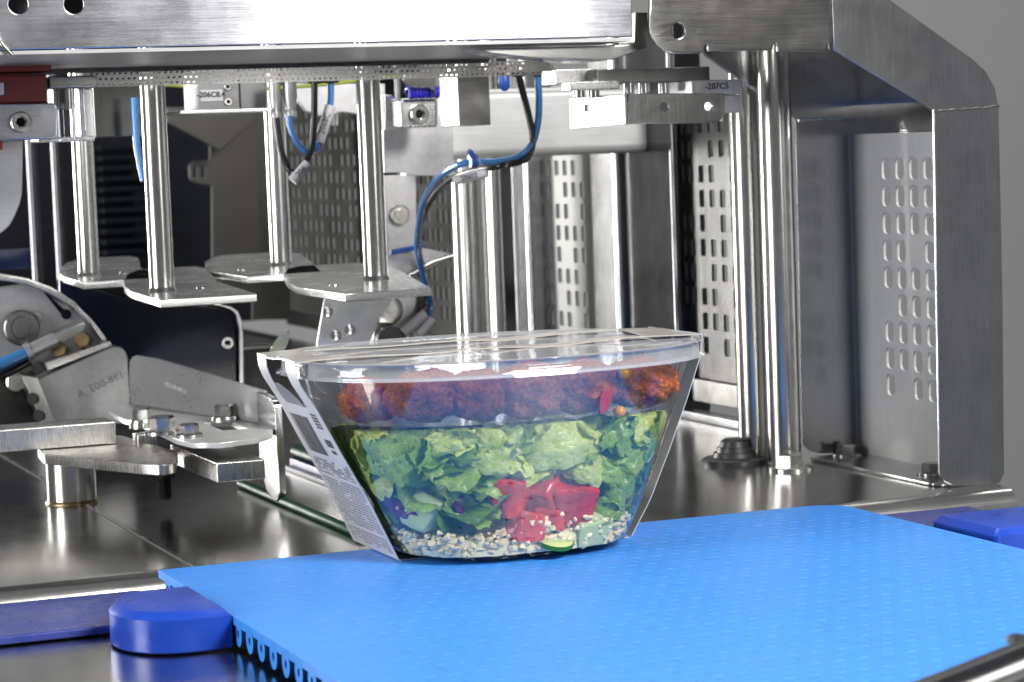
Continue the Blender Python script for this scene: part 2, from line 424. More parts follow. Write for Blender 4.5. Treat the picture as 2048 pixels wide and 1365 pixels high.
def socket_screw(base, axis, rad, h, parent=None, label=None, mat='bolt', name='socket_screw', group=None):
    base = Vector(base); ax = Vector(axis).normalized()
    r = parent if parent is not None else empty(name, base, label, 'screw', group)
    hd = lathe('screw_head', base, ax, [(0, rad), (h*0.85, rad), (h, rad*0.9), (h, rad*0.52), (h*0.45, rad*0.5), (h*0.40, 0.00001)], mat, r, 24, cap=False)
    hexhead('socket', base+ax*h*0.42, ax, rad*0.85, h*0.05, M['black'], hd)
    return r
def text_mesh(name, s, size, origin, ux, uy, mat, parent, thick=0.00005, bold=0.0, mirror=False):
    cu = bpy.data.curves.new(name, 'FONT'); cu.body = s; cu.size = size; cu.extrude = thick; cu.offset = bold
    cu.align_x = 'CENTER'; cu.align_y = 'CENTER'; cu.resolution_u = 2
    ob = bpy.data.objects.new(name, cu); col.objects.link(ob)
    dg = bpy.context.evaluated_depsgraph_get(); me = bpy.data.meshes.new_from_object(ob.evaluated_get(dg))
    col.objects.unlink(ob); bpy.data.objects.remove(ob); bpy.data.curves.remove(cu)
    ux = Vector(ux).normalized(); uy = Vector(uy).normalized(); uz = ux.cross(uy)
    if mirror: ux = -ux
    m = Matrix((ux, uy, uz)).transposed().to_4x4()
    me.transform(Matrix.Translation(Vector(origin)) @ m); me.materials.clear(); me.name = name
    return finish(name, me, mat, parent)
def copy_tree(o, shift, label=None):
    """a thing with its parts and sub-parts, moved"""
    def rec(src, parent):
        c = src.copy(); col.objects.link(c)
        if parent is None:
            c.location = Vector(src.location) + Vector(shift); WL[c] = WL[src] + Vector(shift)
        else:
            WL[c] = WL[src] + Vector(shift); c.parent = parent; c.matrix_parent_inverse = Matrix.Translation(-WL[src.parent])
        for ch in list(src.children): rec(ch, c)
        return c
    r = rec(o, None)
    if label: r['label'] = label
    return r

# ================================================================== the setting
DZ = -0.004            # top of the steel deck
LZ = -0.0135           # lower steel tray beside the belt
WX = 0.297             # outer side of the machine on the right

def extrude_profile(name, prof, x0, x1, mat, parent=None, smooth=40, nx=1):
    vs = []; fs = []; n = len(prof)
    for i in range(nx+1):
        x = x0 + (x1-x0)*i/nx
        for (y, z) in prof: vs.append((x, y, z))
    for i in range(nx):
        for k in range(n-1): fs.append((i*n+k, i*n+k+1, (i+1)*n+k+1, (i+1)*n+k))
    return pydata(name, vs, fs, mat, parent, smooth, fix=False)

# back wall of the room
wall = pydata('wall', [(-4, 3.4, -1.5), (5, 3.4, -1.5), (5, 3.4, 3), (-4, 3.4, 3)], [(0, 1, 2, 3)], 'wall')
tag(wall, kind='structure', label='plain grey wall behind the machine')
# deck: two steel plates that meet in a seam, front edge rolled over
SEAM = -0.131
def deck_prof(rr=0.011, far=2.6):
    pr = [(far, DZ)] + [(y, DZ) for y in (1.5, 0.8, 0.4, 0.2) if y < far]
    for k in range(11):
        a = math.pi/2*k/10; pr.append((0.052 - rr*math.sin(a)+rr*0.5, DZ - rr + rr*math.cos(a)))
    pr.append((pr[-1][0], LZ-0.03)); return pr
deck = extrude_profile('steel_deck', deck_prof(), SEAM, WX-0.0015, 'deck')
tag(deck, 'brushed steel deck plate behind the blue belt', 'deck', kind='structure')
e = [(y, z) for y, z in deck_prof()]
pydata('end_face', [(WX-0.0015, y, z) for y, z in e] + [(WX-0.0015, 2.6, LZ-0.03)], [tuple(range(len(e)+1))], 'deck', deck)
deck2 = extrude_profile('steel_deck', deck_prof(far=0.72), -0.62, SEAM-0.0012, 'deck')
tag(deck2, 'brushed steel deck plate left of the bright seam', 'deck', kind='structure')
seam = extrude_profile('seam_strip', [(0.72, DZ+0.0006), (0.06, DZ+0.0006)], SEAM-0.0016, SEAM+0.0006, 'plate', deck2)
low = pydata('steel_tray', [(-0.9, -0.8, LZ), (0.27, -0.8, LZ), (0.27, 0.052, LZ), (-0.9, 0.052, LZ)], [(0, 1, 2, 3)], 'deck')
tag(low, 'lower steel tray under the belt and guides', 'tray', kind='structure')

# ================================================================== conveyor belt
BX0, BX1, BY1 = -0.153, 0.1832, 0.028
NP, ROWP = 36, 0.0165
PER = (BX1-BX0)/NP
belt = empty('conveyor_belt', ((BX0+BX1)/2, -0.15, LZ), 'light blue plastic modular conveyor belt under the salad bowl', 'conveyor belt')
def module_mesh(nper, straight=0, first=False, far=False):
    """one belt module in local coordinates: fingers in front and behind; straight = plain finger-free length at its left"""
    bm = bmesh.new(); g = 0.00011; q = ROWP/4; T = 0.0034
    cols = []
    nh = nper*2
    def lv(j):      # levels of the half period j
        if j < straight*2: return (-q if far else 0.0, ROWP)
        s = q if j % 2 == 0 else -q
        return (-q if far else s, ROWP+s)
    quads = []
    for j in range(nh):
        a, b = lv(j); x0 = j*PER/2; x1 = (j+1)*PER/2
        ya, yb = -b+g, -a-g
        l0 = 1 if (j == 0) else 0
        if j == 0: x0 += 0.00012 if not first else 0
        if j == nh-1: x1 -= 0.00012
        if j > 0 and lv(j-1) != (a, b): x0 += 0.00003 if b > ROWP else 0.0
        if j < nh-1 and lv(j+1) != (a, b): x1 -= 0.00003 if b > ROWP else 0.0
        quads.append((x0, x1, ya, yb))
    DASH = True
    for jj, (x0, x1, ya, yb) in enumerate(quads):
        big = DASH and (x0 > straight*PER+0.0001) and jj % 2 == 0
        cn = 0.00085 if big else 0.00016; cf = 0.00016; e = 0.0006 if big else 0.00002
        t = [bm.verts.new(p) for p in ((x0+0.00002, ya+cn, 0), (x1-0.00002, ya+cn, 0), (x1-0.00002, yb-cf, 0), (x0+0.00002, yb-cf, 0))]
        m = [bm.verts.new(p) for p in ((x0, ya, -cn), (x1, ya, -cn), (x1, yb, -cf), (x0, yb, -cf))]
        d = [bm.verts.new(p) for p in ((x0, ya, -T), (x1, ya, -T), (x1, yb, -T), (x0, yb, -T))]
        bm.faces.new(t)
        for k in range(4):
            k2 = (k+1) % 4
            bm.faces.new((t[k], m[k], m[k2], t[k2])); bm.faces.new((m[k], d[k], d[k2], m[k2]))
    # web underneath that ties the fingers together
    bm_box(bm, 0.0085 if first else 0.0002, nper*PER-0.0002, -ROWP*0.70, -ROWP*0.30, -0.0095, -T*0.4)
    bmesh.ops.recalc_face_normals(bm, faces=bm.faces)
    me = bpy.data.meshes.new('belt_module'); bm.to_mesh(me); bm.free(); me.materials.append(M['belt']); return me
ME8, ME4 = module_mesh(8), module_mesh(4)
ME8L, ME4L = module_mesh(8, 2, True), module_mesh(4, 2, True)
MF8, MF4, MF8L = module_mesh(8, far=True), module_mesh(4, far=True), module_mesh(8, 2, True, True)
def eye_mesh():
    ro, ri, w, n = 0.0050, 0.0014, 0.0070, 18
    bm = bmesh.new(); rings = []
    for x in (0.0006, w):
        oo = []; ii = []
        for k in range(n):
            a = 2*math.pi*k/n; c, s = math.cos(a), math.sin(a)
            up = 1.25 if s > 0 else 1.0
            oo.append(bm.verts.new((x, c*ro, s*ro*up))); ii.append(bm.verts.new((x, c*ri, s*ri*1.2)))
        rings.append((oo, ii))
    (o0, i0), (o1, i1) = rings
    for k in range(n):
        k2 = (k+1) % n
        bm.faces.new((o0[k], o0[k2], i0[k2], i0[k])); bm.faces.new((o1[k], i1[k], i1[k2], o1[k2]))
        bm.faces.new((o0[k], o1[k], o1[k2], o0[k2])); bm.faces.new((i0[k], i0[k2], i1[k2], i1[k]))
    bmesh.ops.recalc_face_normals(bm, faces=bm.faces)
    me = bpy.data.meshes.new('hinge_eye'); bm.to_mesh(me); bm.free(); me.materials.append(M['belt']); me.shade_smooth(); me.set_sharp_from_angle(angle=R_(40)); return me
EYE = eye_mesh()
def link_part(name, me, loc, parent):
    o = bpy.data.objects.new(name, me); col.objects.link(o); o.location = loc; WL[o] = Vector(loc); attach(o, parent); return o
for r in range(22):
    y = BY1 - r*ROWP
    seq = [8, 8, 8, 8, 4] if r % 2 == 0 else [4, 8, 8, 8, 8]
    k = 0
    for i, n in enumerate(seq):
        me = {(8, 0): ME8L, (4, 0): ME4L}.get((n, i), ME8 if n == 8 else ME4)
        if r == 0: me = MF8L if i == 0 else (MF8 if n == 8 else MF4)
        if r == 0 and i == len(seq)-1:
            x0_ = BX0+k*PER+0.0001; q_ = ROWP/4; out_ = [(x0_, y+q_)]
            out_ += [(BX1-0.018*(1-math.sin(t_)), y+q_-0.0150*(1-math.cos(t_))) for t_ in [math.pi/2*u_/8 for u_ in range(9)]]
            for jh in range(n*2-1, -1, -1):
                s_ = q_ if jh % 2 == 0 else -q_
                out_ += [(BX0+k*PER+(jh+1)*PER/2, y-ROWP-s_+0.00012), (BX0+k*PER+jh*PER/2+(0.0001 if jh == 0 else 0), y-ROWP-s_+0.00012)]
            prism('belt_module', 'xy', out_, -0.0034, 0.0034, 'belt', belt, bev=0.0002)
        else: link_part('belt_module', me, (BX0+k*PER, y, 0.0), belt)
        k += n
    link_part('hinge_eye', EYE, (BX0+0.0004, y-ROWP*0.5, -0.0068), belt)

# ================================================================== blue plastic guides
def d_block(name, x0, x1, y0, y1, z0, z1, r_left, r_right, ch, label):
    if r_left > 0.01:      # half-oval end
        ym, ry = (y0+y1)/2, (y1-y0)/2
        out = rounded([(x1, y0), (x1, y1)], 0) + [(x0+r_left-r_left*math.sin(t)**0.8, ym+ry*math.cos(t)) for t in [math.pi*k/24 for k in range(25)]]
    else: out = rounded([(x0, y0), (x1, y0), (x1, y1), (x0, y1)], [r_left, r_right, r_right, r_left], 10)
    n = len(out); cx = (x0+x1)/2; cy = (y0+y1)/2; vs = []; fs = []
    sx = (x1-x0)/2; sy = (y1-y0)/2
    rings = [(z0+0.0004, 0.0004), (z0+0.0010, 0.0), (z1-ch, 0.0), (z1-0.0002, ch*0.9), (z1, ch*1.1)]
    for z, ins in rings:
        for (x, y) in out:
            vs.append((cx+(x-cx)*(1-ins/sx), cy+(y-cy)*(1-ins/sy), z))
    for i in range(len(rings)-1):
        for k in range(n): k2 = (k+1) % n; fs.append((i*n+k, i*n+k2, (i+1)*n+k2, (i+1)*n+k))
    fs.append(tuple(range(n))[::-1]); fs.append(tuple(range((len(rings)-1)*n, len(rings)*n)))
    o = pydata(name, vs, fs, 'guide', None, 30)
    return tag(o, label, 'guide block', 'blue guide blocks beside the belt')
d_block('guide_block', -0.1945, -0.1536, -0.0930, -0.0320, LZ+0.0004, 0.0034, 0.028, 0.002, 0.0030, 'royal blue plastic guide block with rounded end left of the belt')
d_block('guide_block', 0.1900, 0.262, -0.0990, -0.0450, LZ+0.0004, 0.0034, 0.003, 0.004, 0.003, 'royal blue square-cornered plastic guide block right of the belt')
st = box('guide_strip', -0.60, -0.1600, -0.036, 0.0405, LZ+0.0006, LZ+0.0042, 'strip', None, 0.0008)
tag(st, 'flat dark blue plastic strip running left from the rounded block', 'guide strip', 'flat blue strips')
st2 = box('guide_strip', 0.1875, 0.262, -0.043, 0.0405, LZ+0.0006, LZ+0.0042, 'strip', None, 0.0008)
tag(st2, 'short flat blue plastic strip behind the right guide block', 'guide strip', 'flat blue strips')

# ================================================================== right arch frame (C-section)
YN, YF, TH = 0.068, 0.212, 0.0022
fr = empty('arch_frame', (WX-0.017, 0.14, DZ), 'brushed steel arch frame with slotted side standing on the deck at right', 'frame')
near_px = [(1880, 948), (1888, 964), (1905, 973), (1985, 972), (2000, 966), (2009, 948), (2006, 600), (1998, 216), (1990, 175), (1972, 143), (1945, 118), (1780, 0), (1690, -64),
           (1660, -64), (1667, 100), (1868, 222)]
prism('front_flange', 'xz', pxz(near_px, YN), YN, TH, 'sheet_v', fr, bev=0.0006)
hp = [(1301, -64), (1299, 55), (1303, 76), (1313, 92), (1328, 103), (1345, 108), (1400, 108), (1408, 104), (1410, 92), (1413, 89), (1417, 93), (1417, 103), (1545, 102), (1547, 92), (1551, 86), (1555, 92), (1556, 104), (1650, 104), (1654, 92), (1658, 88), (1661, 100), (1659, -64)]
prism('head_plate', 'xz', pxz(hp, YN-0.0004), YN-0.0004, TH, 'headsteel', fr, holes=[circle2(pxz([(1355, 62)], YN)[0], 0.0037)], bev=0.0006)
# web: upright slotted sheet, sloping and level top
P1 = at_y(1998, 212, YN); P2 = at_y(1775, 0, YN)
def slot_sheet(name, x, y0, z0, cols_y, rows_z, sw, sh, y1, z1, missing, mat, parent, thick=0.0015, rad=0.28):
    """perforated sheet in a plane x = const with rounded slots: grid of cells, each with a punched hole"""
    bm = bmesh.new(); cache = {}
    def V(y, z):
        k = (round(y*1e6), round(z*1e6))
        if k not in cache: cache[k] = bm.verts.new((x, y, z))
        return cache[k]
    py = (cols_y[1]-cols_y[0]) if len(cols_y) > 1 else sw*2
    pz = (rows_z[1]-rows_z[0])
    ys = [c-py/2 for c in cols_y] + [cols_y[-1]+py/2]; zs = [c-pz/2 for c in rows_z] + [rows_z[-1]+pz/2]
    for r, zc in enumerate(rows_z):
        for c, yc in enumerate(cols_y):
            a, b, lo, hi = ys[c], ys[c+1], zs[r], zs[r+1]
            C4 = [V(a, lo), V(b, lo), V(b, hi), V(a, hi)]
            if (r, c) in missing: bm.faces.new(C4); continue
            w, h = sw/2, sh/2; q = sw*rad
            I = []
            for (sx, sz) in ((-1, -1), (1, -1), (1, 1), (-1, 1)):
                e1 = (yc+sx*w, zc+sz*(h-q)); mid = (yc+sx*(w-q*0.3), zc+sz*(h-q*0.3)); e2 = (yc+sx*(w-q), zc+sz*h)
                seqp = [e1, mid, e2] if sx*sz > 0 else [e2, mid, e1]
                I.append([bm.verts.new((x, *p)) for p in seqp])
            for k in range(4):
                k2 = (k+1) % 4
                bm.faces.new((C4[k], C4[k2], I[k2][0], I[k][2]))
                bm.faces.new((C4[k], I[k][2], I[k][1])); bm.faces.new((C4[k], I[k][1], I[k][0]))
    def q4(a, b, lo, hi): 
        if b-a > 1e-6 and hi-lo > 1e-6: bm.faces.new((V(a, lo), V(b, lo), V(b, hi), V(a, hi)))
    q4(y0, ys[0], z0, z1); q4(ys[-1], y1, z0, z1); q4(ys[0], ys[-1], z0, zs[0]); q4(ys[0], ys[-1], zs[-1], z1)
    bmesh.ops.recalc_face_normals(bm, faces=bm.faces)
    if bm.faces[:][0].normal.x < 0: bmesh.ops.reverse_faces(bm, faces=bm.faces[:])
    fs = bm.faces[:]
    ex = bmesh.ops.extrude_face_region(bm, geom=fs, use_keep_orig=True)
    for v in [g for g in ex['geom'] if isinstance(g, bmesh.types.BMVert)]: v.co.x += thick
    return from_bm(name, bm, mat, parent)
def yz_at(px, py, X=WX): p = at_x(px, py, X); return p.y, p.z
WXI = WX-0.0015
c1 = yz_at(1771, 338, WXI); c4 = yz_at(1855, 338, WXI); rb = yz_at(1778, 770, WXI)
ncol = 5
dy = (c4[0]-c1[0])/3
cols_y = sorted([c1[0] + dy*k for k in range(0, ncol)])          # nearest first
nrow = 9; ztop = c1[1]; zbot = rb[1]
rows_z = [zbot + (ztop-zbot)*k/(nrow-1) for k in range(nrow)]
miss = set()
cidx = lambda n: len(cols_y)-n                                    # slot column n counted from the far side
for r_top, c in ((3, 3), (5, 1), (8, 2), (1, 5), (4, 5), (6, 5)): miss.add((nrow-1-r_top, cidx(c)))
slot_sheet('slotted_side', WXI, YN+TH+0.0003, DZ+0.0015, cols_y, rows_z, 0.0092, 0.0118, YF, P1.z-0.012, miss, 'web', fr)
# the sloping and level roof sheets of the arch
def strip_sheet(name, pts, y0, y1, mat, parent, t=0.0015):
    """sheet bent along Y-lines: pts = (x, z) polyline, t below"""
    n = len(pts); nr = []
    for i in range(n):
        a = Vector(pts[max(i-1, 0)]); b = Vector(pts[min(i+1, n-1)]); d = (b-a).normalized(); nr.append(Vector((-d.y, d.x)))
    vs = [(p[0], y, p[1]) for y in (y0, y1) for p in pts] + [(p[0]+nr[i].x*t, y, p[1]+nr[i].y*t) for y in (y0, y1) for i, p in enumerate(pts)]
    fs = []
    for i in range(n-1):
        fs += [(i, i+1, n+i+1, n+i), (2*n+i, 3*n+i, 3*n+i+1, 2*n+i+1), (i, 2*n+i, 2*n+i+1, i+1), (n+i, n+i+1, 3*n+i+1, 3*n+i)]
    fs += [(0, n, 3*n, 2*n), (n-1, 3*n-1, 4*n-1, 2*n-1)]
    return pydata(name, vs, fs, mat, parent, 50)
roof = [(WXI+0.0003, P1.z-0.012), (WXI-0.0003, P1.z-0.004), (P1.x-0.006, P1.z+0.004), (P2.x, P2.z), (P2.x-0.02, P2.z+0.012), (P2.x-0.06, P2.z+0.016), (0.16, P2.z+0.016)]
strip_sheet('roof_sheet', roof, YN+TH+0.0004, YF, 'sheet_h', fr, -0.0015)
far_px = [(1606, 880), (1612, 895), (1622, 904), (1640, 908), (1716, 907), (1712, 214), (1560, 60), (1380, 60), (1412, 113), (1592, 240)]
prism('rear_flange', 'xz', pxz(far_px, YF), YF, TH, 'sheet_v', fr, bev=0.0006)
foot = prism('foot_plate', 'xy', rounded([(WX-0.034, YN+0.006), (WX-0.002, YN+0.003), (WX-0.002, YF-0.001), (WX-0.034, YF-0.001)], [0.006, 0, 0, 0.006]), DZ+0.0002, 0.0018, 'sheet_h', fr)
for k, (a, b) in enumerate(((at_y(1865, 222, YN), at_y(1998, 212, YN)), (at_y(1596, 240, YF-0.001), at_y(1712, 236, YF-0.001)))):
    pts = [a.lerp(b, t/14) + Vector((0, -0.0004, random.uniform(-0.0004, 0.0004))) for t in range(15)]
    tube('weld_seam', pts, 0.0007, 'bolt', fr, 8, 2)
hex_bolt(at_z(1694, 910, DZ+0.0022), (0, 0, 1), 0.0105, 0.0052, 0.0009, 'small hex bolt in the foot plate by the rear flange', 'bolts holding the arch frame')
hex_bolt(at_z(1866, 948, DZ+0.0022), (0, 0, 1), 0.0105, 0.0052, 0.0009, 'small hex bolt half hidden behind the front flange', 'bolts holding the arch frame')

# ================================================================== round posts, deck bolt, rubber foot
def post(px, Y, half_px, py_top, label, py_bot=None, group='polished round posts'):
    b = at_y(px, 800, Y); D = (b-CAM).dot(fwd); r = half_px*D/F_PX
    p = (b.x, Y)
    t = empty('round_post', (p[0], p[1], DZ), label, 'post', group)
    rod('tube', (p[0], p[1], DZ+0.0005), (p[0], p[1], 0.27), r, 'tube', t, 40)
    lathe('collar', (p[0], p[1], DZ), (0, 0, 1), [(0, r*1.10), (0.0016, r*1.10), (0.0022, r*1.01)], 'tube', t, 40)
    return t
post(1506, 0.232, 31, 230, 'polished steel post right behind the rubber foot')
post(1566, 0.200, 33, 210, 'polished steel post standing behind the large deck bolt')
hex_bolt(at_z(1581, 940, DZ), (0, 0, 1), 0.0130, 0.0075, 0.0022, 'large hex bolt on a wide washer on the deck', None, wr=0.0125, turn=0.55)
rf = at_z(1470, 925, DZ)
rubber = lathe('rubber_foot', rf, (0, 0, 1), [(0, 0.0185), (0.0022, 0.0188), (0.0032, 0.0170), (0.0034, 0.0125), (0.0060, 0.0118), (0.0062, 0.0104), (0.0090, 0.0098), (0.0092, 0.0086), (0.0122, 0.0078), (0.0136, 0.0060), (0.0138, 0.0)], 'rubber', None, 36)
tag(rubber, 'black stepped rubber plug on the deck at the foot of the posts', 'rubber foot')

# ================================================================== side guard of perforated panels at the right, going back
GX = 0.312
def ypx(px, py=500, X=GX): return at_x(px, py, X).y
def perforated(px0, px1, zb, zt, ncol, nrow_z, mat, label, seed=1):
    ya, yb = sorted((ypx(px0), ypx(px1)))
    t = empty('perforated_guard', (GX, (ya+yb)/2, DZ), label, 'guard panel', 'perforated panels of the side guard')
    pitch = (yb-ya)/(ncol+0.5); cy = [ya+pitch*(0.75+k) for k in range(ncol)]
    cz = [zt-0.006-nrow_z*(11-k) for k in range(12)]; cz = [z for z in cz if z > zb+0.012]; m = len(cz)
    ms = {(r, (r*2+seed) % 5 + 5*k) for r in range(m) for k in range(ncol//5+1)}
    slot_sheet('perforated_sheet', GX, ya, zb, cy, cz, pitch*0.52, nrow_z*0.70, yb, cz[-1]+nrow_z*0.5+0.004, {q for q in ms if q[1] < ncol}, mat, t, 0.0018, 0.16)
    box('bottom_rail', GX-0.003, GX+0.012, ya, yb, zb-0.016, zb-0.0005, 'dull', t, 0.001)
    return t
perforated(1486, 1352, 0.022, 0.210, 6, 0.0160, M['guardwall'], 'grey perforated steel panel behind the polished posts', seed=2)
perforated(1181, 1060, 0.022, 0.215, 7, 0.0160, M['guard_lit'], 'lit-toned perforated steel panel in the middle of the side guard', seed=1)
perforated(912, 808, 0.022, 0.225, 9, 0.0162, M['guard_shade'], 'shade-toned perforated panel behind the blue and black hoses', seed=3)
perforated(735, 572, 0.022, 0.240, 14, 0.0158, M['guard_shade'], 'shade-toned perforated panel farthest back between the push rods', seed=0)
def gpost(px0, px1, X, mat, label, zt=0.26, round_=0.004, name='guard_post', depth=0.02):
    a = at_x(px0, 500, X-0.004); b = at_x(px1, 500, X-0.004)
    o = box(name, X-0.004, X+depth, min(a.y, b.y), max(a.y, b.y), DZ, zt, mat, None, round_, 4)
    return tag(o, label, 'post', 'upright posts of the side guard')
gpost(1350, 1236, GX-0.006, 'darkpost', 'wide dark flat steel upright left of the posts panel')
gpost(1234, 1184, GX-0.012, 'sheet_v', 'bright rounded steel upright beside the lit-toned perforated panel')
gpost(1057, 1034, GX-0.012, 'sheet_v', 'narrow light steel lip left of the lit-toned perforated panel')
gpost(1032, 992, GX-0.002, 'darkpost', 'flat grey steel upright behind the inner round posts')
gpost(806, 742, GX-0.004, 'darkpost', 'dark steel upright between the two shade-toned panels')
ip = [(950, 0.70, 32, 'polished inner post behind the bowl rim, left of the pair'), (1002, 0.76, 14, 'slim darker inner post, right of the pair behind the bowl')]
for px, Y, hp_, lb in ip: post(px, Y, hp_, 350, lb, group='inner polished posts')
# cross beam that ties the guard together
cb = empty('cross_beam', (0.2, 0.62, 0.17), 'thick pale steel cross beam behind the hoses', 'beam')
def cbeam(px0, px1, py0, py1, Y, dep, mat, nm, bev=0.003):
    a = at_y(px0, py1, Y); b = at_y(px1, py0, Y)
    return box(nm, a.x, b.x, Y, Y+dep, min(a.z, b.z), max(a.z, b.z), mat, cb, bev, 4)
cbeam(880, 1328, 168, 321, 0.50, 0.05, 'galv', 'beam_tube', 0.006)
cbeam(1330, 1480, 238, 318, 0.505, 0.05, 'dull', 'beam_end', 0.003)
cbeam(1326, 1334, 236, 324, 0.4985, 0.05, 'dull', 'joint_plate', 0.0005)
pb = [at_y(1400, 862, 0.36)]
gr = tag(box('floor_rail', GX-0.016, GX-0.005, 0.30, 0.85, DZ, DZ+0.006, 'sheet_h', None, 0.001), 'thin bright rail on the deck along the side guard', 'rail')

# ================================================================== overhead beam
YB = 0.068
BZ = at_y(600, 97, YB).z
BXR = at_y(1265, 50, YB).x
beam = empty('overhead_beam', (-0.05, YB+0.12, BZ), 'wide brushed steel beam across the top with glaring highlight', 'beam')
zT = 0.30
fo = [(-0.62, BZ+0.002), (BXR, BZ+0.002), (BXR, zT), (-0.62, zT)]
hl = [circle2(pxz([(37, 9)], YB)[0], 0.0042), circle2(pxz([(148, 9)], YB)[0], 0.0042)]
prism('front_sheet', 'xz', fo, YB, 0.002, 'beam', beam, holes=hl, bev=0.0006)
strip_sheet('underside', [(-0.62, BZ), (-0.2, BZ), (BXR-0.001, BZ)], YB+0.0008, 0.245, 'under', beam, 0.0016)
box('inner_wall', -0.62, BXR-0.004, 0.10, 0.103, BZ+0.004, zT, 'dull', beam, 0.0)
extrude_profile('rear_lip', [(0.245, BZ+0.001), (0.249, BZ), (0.251, BZ-0.0012), (0.249, BZ-0.0024)], -0.62, BXR-0.004, 'under', beam)
tube('weld_seam', [at_y(-8, 55, YB-0.0005), at_y(2, 85, YB-0.0008), at_y(14, 100, YB-0.0008), at_y(24, 110, YB-0.0005)], 0.0011, 'bolt', beam, 8, 6)
# bent deflector under the right end of the beam
dfl = prism('deflector', 'xz', pxz([(950, 97), (985, 108), (1050, 115), (1120, 121), (1180, 125), (1225, 120), (1262, 108), (1296, 97), (1296, 25), (1272, 25), (1270, 88), (1150, 94)], 0.085), 0.085, 0.02, 'dull', None, bev=0.0006)
tag(dfl, 'curved dark steel deflector under the right end of the beam', 'deflector')
# perforated strip
def perforated_strip():
    Y = 0.252; zt_ = at_y(700, 131, Y).z; zb_ = at_y(700, 161, Y).z
    x0 = at_y(165, 150, Y).x; x1 = at_y(1105, 150, Y).x
    bm = bmesh.new(); p = 0.0030; rows = 3; rz = (zt_-zb_)/rows; nx = int((x1-x0)/p)
    for r in range(rows):
        lo = zb_ + r*rz; hi = lo+rz
        for k in range(nx):
            a = x0+k*p + (p*0.5 if r % 2 else 0); b = a+p
            w = 0.29*p
            sl = lambda z: (z-zb_)*0.0
            o = [(a, lo), (b, lo), (b, hi), (a, hi)]; i = [(a+w, lo+rz*0.34), (b-w, lo+rz*0.34), (b-w*0.6, hi-rz*0.30), (a+w*1.4, hi-rz*0.30)]
            O = [bm.verts.new((x, Y, z)) for x, z in o]; I = [bm.verts.new((x, Y, z)) for x, z in i]
            for q in range(4): q2 = (q+1) % 4; bm.faces.new((O[q], O[q2], I[q2], I[q]))
    o = from_bm('perforated_strip', bm, 'dull', None)
    return tag(o, 'narrow perforated steel strip hanging under the overhead beam', 'perforated strip')
perforated_strip()
# ================================================================== push rods with paddle plates
PZ = 0.1085
R1 = at_z(325, 583, PZ); R1.z = PZ
pl_px = [(320, 600), (263, 583), (250, 574), (246, 563), (254, 549), (272, 541), (300, 537), (392, 533), (412, 537), (424, 549), (433, 562), (513, 588)]
pr_ = empty('push_rod', (R1.x, R1.y, PZ), 'polished push rod with shaped paddle plate, nearest at left', 'push rod', 'push rods hanging above the bowl lane')
rod('shaft', (R1.x, R1.y, PZ), (R1.x, R1.y, 0.262), 0.0066, 'tube', pr_, 40)
prism('paddle_plate', 'xy', pxy(pl_px, PZ), PZ-0.0042, 0.0042, 'plate', pr_, bev=0.0005)
lathe('weld_ring', (R1.x, R1.y, PZ), (0, 0, 1), [(0, 0.0078), (0.0012, 0.0072), (0.0022, 0.0067)], 'tube', pr_, 32)
q_ = at_z(403, 577, PZ); lathe('rivet', (q_.x, q_.y, PZ), (0, 0, 1), [(0, 0.0028), (0.0006, 0.0026), (0.0008, 0.0)], 'bolt', pr_, 16)
R3 = at_z(179, 552, PZ)
R2 = Vector((at_y(752, 560, R1.y-0.004).x, R1.y-0.004, PZ))
pl2_px = [(690, 588), (592, 574), (576, 563), (566, 549), (574, 538), (600, 532), (720, 526), (772, 529), (800, 541), (862, 576)]
pr2 = empty('push_rod', R2, 'polished push rod with paddle plate, nearest one right above the bowl', 'push rod', 'push rods hanging above the bowl lane')
rod('shaft', (R2.x, R2.y, PZ), (R2.x, R2.y, 0.262), 0.0066, 'tube', pr2, 40)
prism('paddle_plate', 'xy', pxy(pl2_px, PZ), PZ-0.0042, 0.0042, 'plate', pr2, bev=0.0005)
lathe('weld_ring', (R2.x, R2.y, PZ), (0, 0, 1), [(0, 0.0078), (0.0012, 0.0072), (0.0022, 0.0067)], 'tube', pr2, 32)
q_ = at_z(668, 572, PZ); lathe('rivet', (q_.x, q_.y, PZ), (0, 0, 1), [(0, 0.0028), (0.0006, 0.0026), (0.0008, 0.0)], 'bolt', pr2, 16)
P_ = Vector((at_y(176, 500, R3.y).x, R3.y, PZ)); copy_tree(pr_, P_-R1, 'polished push rod of the rear row, leftmost of the four')
P_ = Vector((at_y(561, 500, R3.y).x, R3.y, PZ)); copy_tree(pr2, P_-R2, 'polished push rod of the rear row, right of the loop of hoses')

# ================================================================== blocks, sensors and fittings under the beam
def cuboid(px0, px1, py0, py1, Y, dep, mat, name, parent=None, bev=0.0006):
    a = at_y(px0, (py0+py1)/2, Y); b = at_y(px1, (py0+py1)/2, Y); m = (px0+px1)/2
    return box(name, a.x, b.x, Y, Y+dep, at_y(m, py1, Y).z, at_y(m, py0, Y).z, mat, parent, bev)
vs1 = empty('valve_block', at_y(450, 225, 0.36), 'pale grey sensor block with printed number 206 under the beam', 'sensor block')
cuboid(397, 478, 140, 221, 0.360, 0.035, 'sensor', 'body', vs1)
cuboid(480, 532, 140, 218, 0.361, 0.034, 'sensor', 'side_body', vs1)
lb = cuboid(401, 446, 180, 203, 0.3594, 0.0006, 'paletape', 'label_plate', vs1, 0.0001)
c_ = at_y(422, 190, 0.3592); text_mesh('lettering', '-206C8.4', 0.0044, c_, (1, 0, 0), (0, 0, 1), 'ink', lb, bold=0.00012)
for px, py in ((455, 174), (456, 204)):
    socket_screw(at_y(px, py, 0.360), (0, -1, 0), 0.0022, 0.0012, vs1)
